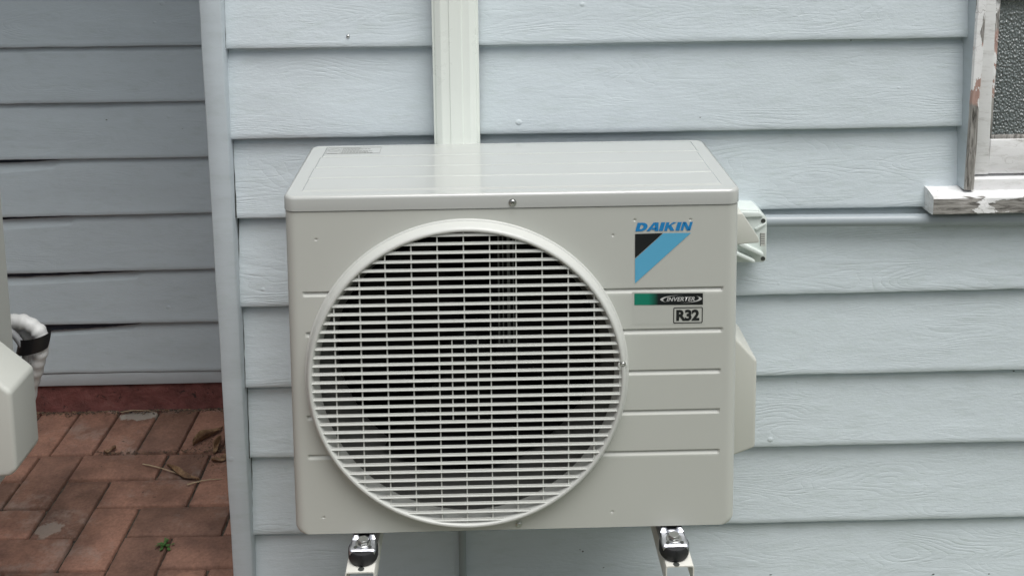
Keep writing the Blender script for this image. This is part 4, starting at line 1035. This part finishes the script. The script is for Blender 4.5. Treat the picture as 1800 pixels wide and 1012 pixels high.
# ---- wall brackets (things of their own), each with its rubber mount
def bracket(fx, fy, fz, label, pfl, pfr, pback):
    zt3 = fz-.0265
    A = onZ(*pfl, zt3); B = onZ(*pfr, zt3)
    t = thing('wall_bracket', (fx, YW, zt3-.2), label, 'bracket', 'wall brackets under the near unit')
    yf3 = (A.y+B.y)/2; x0_, x1_ = A.x, B.x; hgt_ = .036; th = .0022
    b = MB(); r_ = .004; out = []; inn = []
    prof = [(x0_, zt3-hgt_), (x0_, zt3-r_), (x0_+r_*.3, zt3-r_*.3), (x0_+r_, zt3), (x1_-r_, zt3), (x1_-r_*.3, zt3-r_*.3), (x1_, zt3-r_), (x1_, zt3-hgt_)]
    pin = [(x1_-th, zt3-hgt_), (x1_-th, zt3-r_), (x1_-r_, zt3-th), (x0_+r_, zt3-th), (x0_+th, zt3-r_), (x0_+th, zt3-hgt_)]
    pl = prof+pin; k = len(pl)
    vs = [(x, yf3, z) for x, z in pl]+[(x, YW-.03, z) for x, z in pl]
    b.add(vs, [tuple(range(k)), tuple(range(2*k-1, k-1, -1))]+[(i, (i+1) % k, (i+1) % k+k, i+k) for i in range(k)])
    b.build('arm', M['bracket'], t, angle=25)
    b = MB(); b.box(x0_+.004, x1_-.004, YW-.0296, YW-.0265, zt3-.15, zt3+.02); b.build('upright', M['bracket'], t, bevel=.001)
    r0 = .0258
    b = MB(); b.lathe((fx, fy-.002, fz-.0262), (0, 0, 1), [(.0001, 0), (r0*.86, .0), (r0*.93, .0015), (r0, .006), (r0*1.0, .0195), (r0*.95, .0225), (r0*.8, .0240), (.0001, .0242)], 40)
    b.box(fx-.0012, fx+.0012, fy-.002-r0*1.02, fy-.002-r0*.9, fz-.0216, fz-.003)
    b.build('rubber_mount', M['rubber'], t, angle=40)
    b = MB(); b.lathe((fx-.001, fy-r0-.004, zt3+.0003), (0, 0, 1), [(.00001, .0003), (.0045, .0004), (.0055, .0001)], 18); b.build('slot', M['hole'], t)
    return t
bracket(*fa, 'cream steel channel bracket holding up the left foot of the near unit', (606.5, 1004.5), (658.5, 1005), None)
bracket(*fb, 'cream steel channel bracket holding up the right foot of the near unit', (1170.5, 994.5), (1220.5, 993.5), None)

# ------------------------------------------------------------------ neighbouring unit at the left edge: a copy of thing, parts and sub-parts
def copy_tree(o, parent=None):
    c = o.copy(); COL.objects.link(c); c.parent = parent
    for ch in list(o.children): copy_tree(ch, c)
    return c
src = onY(1331.5, 634, YV); dst = onY(18.5, 690, YV)
ac2 = copy_tree(ac)
DX, DZ = dst.x-src.x-.036, dst.z-src.z
ac2.location = Vector(ac.location)+Vector((DX, 0, DZ))
for ch in list(ac2.children):
    if ch.name.startswith(('handle', 'valve_cover')): bpy.data.objects.remove(ch)
XN = W2+DX; XD = dst.x; zt5 = dst.z; yb5 = YV+.10
zb5 = onY(26, 838, YV).z
zi5 = zt5+(XD-XN)*.95
front = [(XN-.004, zi5), (XD, zt5), (XD, zb5+.012), (XD-.012, zb5), (XN-.004, zb5-.006)]
vs = [(x, YV, z) for x, z in front]+[(x, yb5, z) for x, z in front]; b = MB()
b.add(vs, [(0, 1, 2, 3, 4), (9, 8, 7, 6, 5)]+[(i, i+5, (i+1) % 5+5, (i+1) % 5) for i in range(5)])
b.build('valve_cover', M['ivory'], ac2, bevel=.017, seg=6)
ac2['label'] = 'second ivory outdoor air conditioner unit cut off by the left edge, seen from its side'
print('neighbour', DX, DZ)
# printed rating text on the side of the neighbour
b = MB(); random.seed(5)
XS = W2+DX+.0006
for i in range(7):
    pz = onX(12, 590, XS); y = .205+i*.0062; z = pz.z-.02
    while z < pz.z+.055:
        h_ = random.uniform(.003, .008); b.box(XS-.0004, XS, y, y+.003, z, z+h_); z += h_+.0022
b.build('rating_print', M['greyink'], ac2, smooth=False)
st2 = thing('stand', (DX, .15, 0), 'low steel stand under the unit at the left edge', 'stand')
zb3 = ZB+DZ-.04
for sx in (-.27, .27):
    for sy in (.03, .27): b = MB(); b.box(DX+sx-.015, DX+sx+.015, sy-.015, sy+.015, 0, zb3-.02); b.build('leg', M['bracket'], st2)
    b = MB(); b.box(DX+sx-.02, DX+sx+.02, .0, .30, zb3-.019, zb3+.018); b.build('rail', M['bracket'], st2)

# hoses behind the neighbour
hs_ = thing('pipe_bundle', tuple(onY(66, 700, .40)), 'bundle of white lagged pipes bound with black tape beside the unit at the left edge', 'pipes')
def path(pts, Yv, n_=36):
    P_ = [onY(px, py, Yv+dy) for px, py, dy in pts]; out = []
    for i in range(len(P_)-1):
        p0_, p1_, p2_, p3_ = P_[max(i-1, 0)], P_[i], P_[i+1], P_[min(i+2, len(P_)-1)]
        for k in range(8):
            t_ = k/8; out.append(0.5*((2*p1_)+(-p0_+p2_)*t_+(2*p0_-5*p1_+4*p2_-p3_)*t_*t_+(-p0_+3*p1_-3*p2_+p3_)*t_**3))
    out.append(P_[-1]); return out
b = MB(); b.tube(path([(-60, 560, .02), (10, 564, .0), (45, 567, 0), (68, 583, 0), (73, 605, 0), (68, 632, .0), (60, 660, .01), (50, 700, .02), (40, 760, .03)], .40), .0148, 18, rf=lambda t: 1+.07*math.sin(t*90)+.05*math.sin(t*37)); b.build('lagged_pipe', M['lagging'], hs_)
b = MB(); b.tube(path([(-60, 572, .03), (0, 575, .01), (30, 580, .01), (55, 595, .02), (62, 622, .02), (52, 660, .02), (44, 700, .03), (36, 760, .04)], .405), .0130, 18, rf=lambda t: 1+.08*math.sin(t*80+1)); b.build('lagged_pipe', M['lagging'], hs_)
b = MB(); b.tube(path([(-40, 548, .01), (15, 580, -.01), (38, 606, -.012), (45, 630, -.01), (40, 660, .0), (34, 700, .01), (30, 750, .02)], .395), .0068, 12); b.build('cable', M['greyhose'], hs_)
b = MB(); tp = [onY(58, 590, .395), onY(56, 600, .395), onY(54, 612, .395)]
tp = [Vector(onY(61.5, 588, .397)), Vector(onY(60, 597, .397)), Vector(onY(58.5, 606, .397)), Vector(onY(57, 614, .397))]
# flattened band round the three runs
vs = []; K = 28
for i, c in enumerate(tp):
    for k in range(K):
        a = 2*PI*k/K; rx3 = .0330+.0006*math.sin(3*a+i); ry3 = .026
        off = rt*(rx3*math.cos(a))+Vector((0, 1, 0))*(ry3*math.sin(a))+Vector((0, 0, 1))*(.012*math.cos(a)*.45)
        vs.append(c+off+Vector((0, 0, (.0016 if i in (0,) else 0))))
b.add(vs, [(i*K+k, i*K+(k+1) % K, (i+1)*K+(k+1) % K, (i+1)*K+k) for i in range(3) for k in range(K)])
b.build('tape', M['tape'], hs_)

# ------------------------------------------------------------------ litter on the bricks
def leaf(p0, p1, wd_, curl, label, seed, wob=.25, lift=.003):
    A = onZ(*p0, .004); B = onZ(*p1, .004); d = B-A; L = d.length; d.normalize(); s_ = Vector((-d.y, d.x, 0)); vs = []; n_ = 18; mm = 8
    for i in range(n_+1):
        t_ = i/n_; hw = wd_/2*math.sin(PI*min(1, t_*.97+.015))**.8*(1+.12*math.sin(t_*17+seed)); bend = math.sin(t_*PI*1.1+seed)*wob*wd_
        for j in range(mm+1):
            u = j/mm*2-1; z = lift+curl*(u*u)*(.5+.5*math.sin(t_*3+seed))+.002*math.sin(t_*9+u*3+seed)+abs(u)*.0015
            vs.append(A+d*(L*t_)+s_*(u*hw*(1-.3*curl/.02)+bend)+Vector((0, 0, z)))
    b = MB(); b.add(vs, [(i*(mm+1)+j, (i+1)*(mm+1)+j, (i+1)*(mm+1)+j+1, i*(mm+1)+j+1) for i in range(n_) for j in range(mm)])
    o = b.build('dry_leaf', M['leaf'], None, loc=tuple(A), angle=80); md = o.modifiers.new('s', 'SOLIDIFY'); md.thickness = .0006
    tag(o, label, 'leaf', 'dry leaves on the paving'); return o
leaf((343, 788), (388, 752), .034, .020, 'curled brown dry leaf lying against the recess corner, farthest back of the leaves', 1.0)
leaf((292, 823), (352, 843), .022, .010, 'flat narrow tan dry leaf on the middle of the brick paving', 2.2)
leaf((372, 812), (402, 800), .030, .014, 'pale tan dry leaf half hidden behind the corner board', 3.1)
leaf((183, 794), (204, 790), .016, .008, 'small red brown dry leaf in the joint below the cement smeared brick', 4.0)
leaf((372, 800), (392, 775), .022, .016, 'dark crumpled dry leaf between the curled leaf and the pale leaf', 5.0)
def twig(p0, p1, label, r=.0016):
    A = onZ(*p0, .006); B = onZ(*p1, .004); b = MB(); n_ = 12
    b.tube([A.lerp(B, i/n_)+Vector((0, 0, .004*math.sin(i/n_*PI)+.002*nf(i*.7, p0[0]))) for i in range(n_+1)], r, 7, rf=lambda t: 1-.5*t)
    tag(b.build('twig', M['twig'], None, loc=tuple(A)), label, 'twig', 'twigs on the paving')
twig((251, 815), (322, 836), 'long pale straw stalk crossing the narrow tan leaf')
twig((329, 851), (391, 841), 'short pale straw stalk nearest the corner board', .0019)
twig((212, 724), (266, 722), 'thin dark twig lying along the top edge of the cement smeared brick', .0012)
def weed(px, py, n_, R, label, seed, h=.012):
    random.seed(seed); A = onZ(px, py, 0); b = MB()
    for i in range(n_):
        a = random.uniform(0, 2*PI); r = R*random.uniform(.15, 1); c = A+Vector((r*math.cos(a), r*math.sin(a)*.9, random.uniform(.3, 1)*h)); s_ = random.uniform(.004, .008); tl = random.uniform(-.4, .4)
        d = Vector((math.cos(a), math.sin(a), tl)); q = Vector((-math.sin(a), math.cos(a), random.uniform(-.3, .3)))
        pts = [c-d*s_, c-d*s_*.3+q*s_*.55, c+d*s_*.5+q*s_*.5, c+d*s_, c+d*s_*.5-q*s_*.5, c-d*s_*.3-q*s_*.55]
        b.add(pts, [(0, 1, 2, 3, 4, 5)]); b.tube([A, (A+c)/2+Vector((0, 0, .003)), c-d*s_], .0006, 4)
    tag(b.build('weed', M['weed'], None, loc=tuple(A), smooth=False), label, 'weed', 'weeds in the paving joints')
weed(291, 960, 20, .020, 'small green weed growing in a joint of the front bricks', 3)
weed(150, 684, 12, .018, 'sparse dark weed against the red footing', 5, .035)
weed(80, 715, 26, .030, 'clump of dark weeds at the footing beside the lagged pipes', 8, .045)
# crumbs of soil, bark and grass along the joints: nobody could count them
random.seed(11); b = MB()
def crumb(x, y, s_):
    c = Vector((x, y, .001+s_*.25)); a = random.uniform(0, PI); l1 = s_*random.uniform(.6, 2.2)
    d = Vector((math.cos(a), math.sin(a), random.uniform(-.2, .2)))*l1; q = Vector((-math.sin(a), math.cos(a), 0))*s_*.45; u = Vector((0, 0, s_*.45))
    b.add([c-d, c+q, c+d, c-q, c+u, c-u], [(0, 1, 4), (1, 2, 4), (2, 3, 4), (3, 0, 4), (1, 0, 5), (2, 1, 5), (3, 2, 5), (0, 3, 5)], random.choice((0, 0, 1)))
for i in range(1500):
    px = random.uniform(60, 395); q = onZ(px, 719-(px-214)*.022, 0); crumb(q.x, YR-.006-abs(random.gauss(0, .011)), random.uniform(.001, .0036))
for i in range(420):
    px = random.uniform(170, 395); q = onZ(px, 797-(px-200)*.035+random.gauss(0, 2.2), 0); crumb(q.x, q.y, random.uniform(.0008, .0028))
for i in range(260):
    q = onZ(random.gauss(375, 16), random.gauss(795, 16), 0); crumb(q.x, q.y, random.uniform(.0008, .003))
for i in range(240):
    q = onZ(random.uniform(0, 400), random.uniform(722, 1012), 0); crumb(q.x, q.y, random.uniform(.0005, .0014))
tag(b.build('debris', [M['dirt'], M['leaf']], smooth=False), 'crumbs of soil and bark lying in the brick joints', 'debris', kind='stuff')
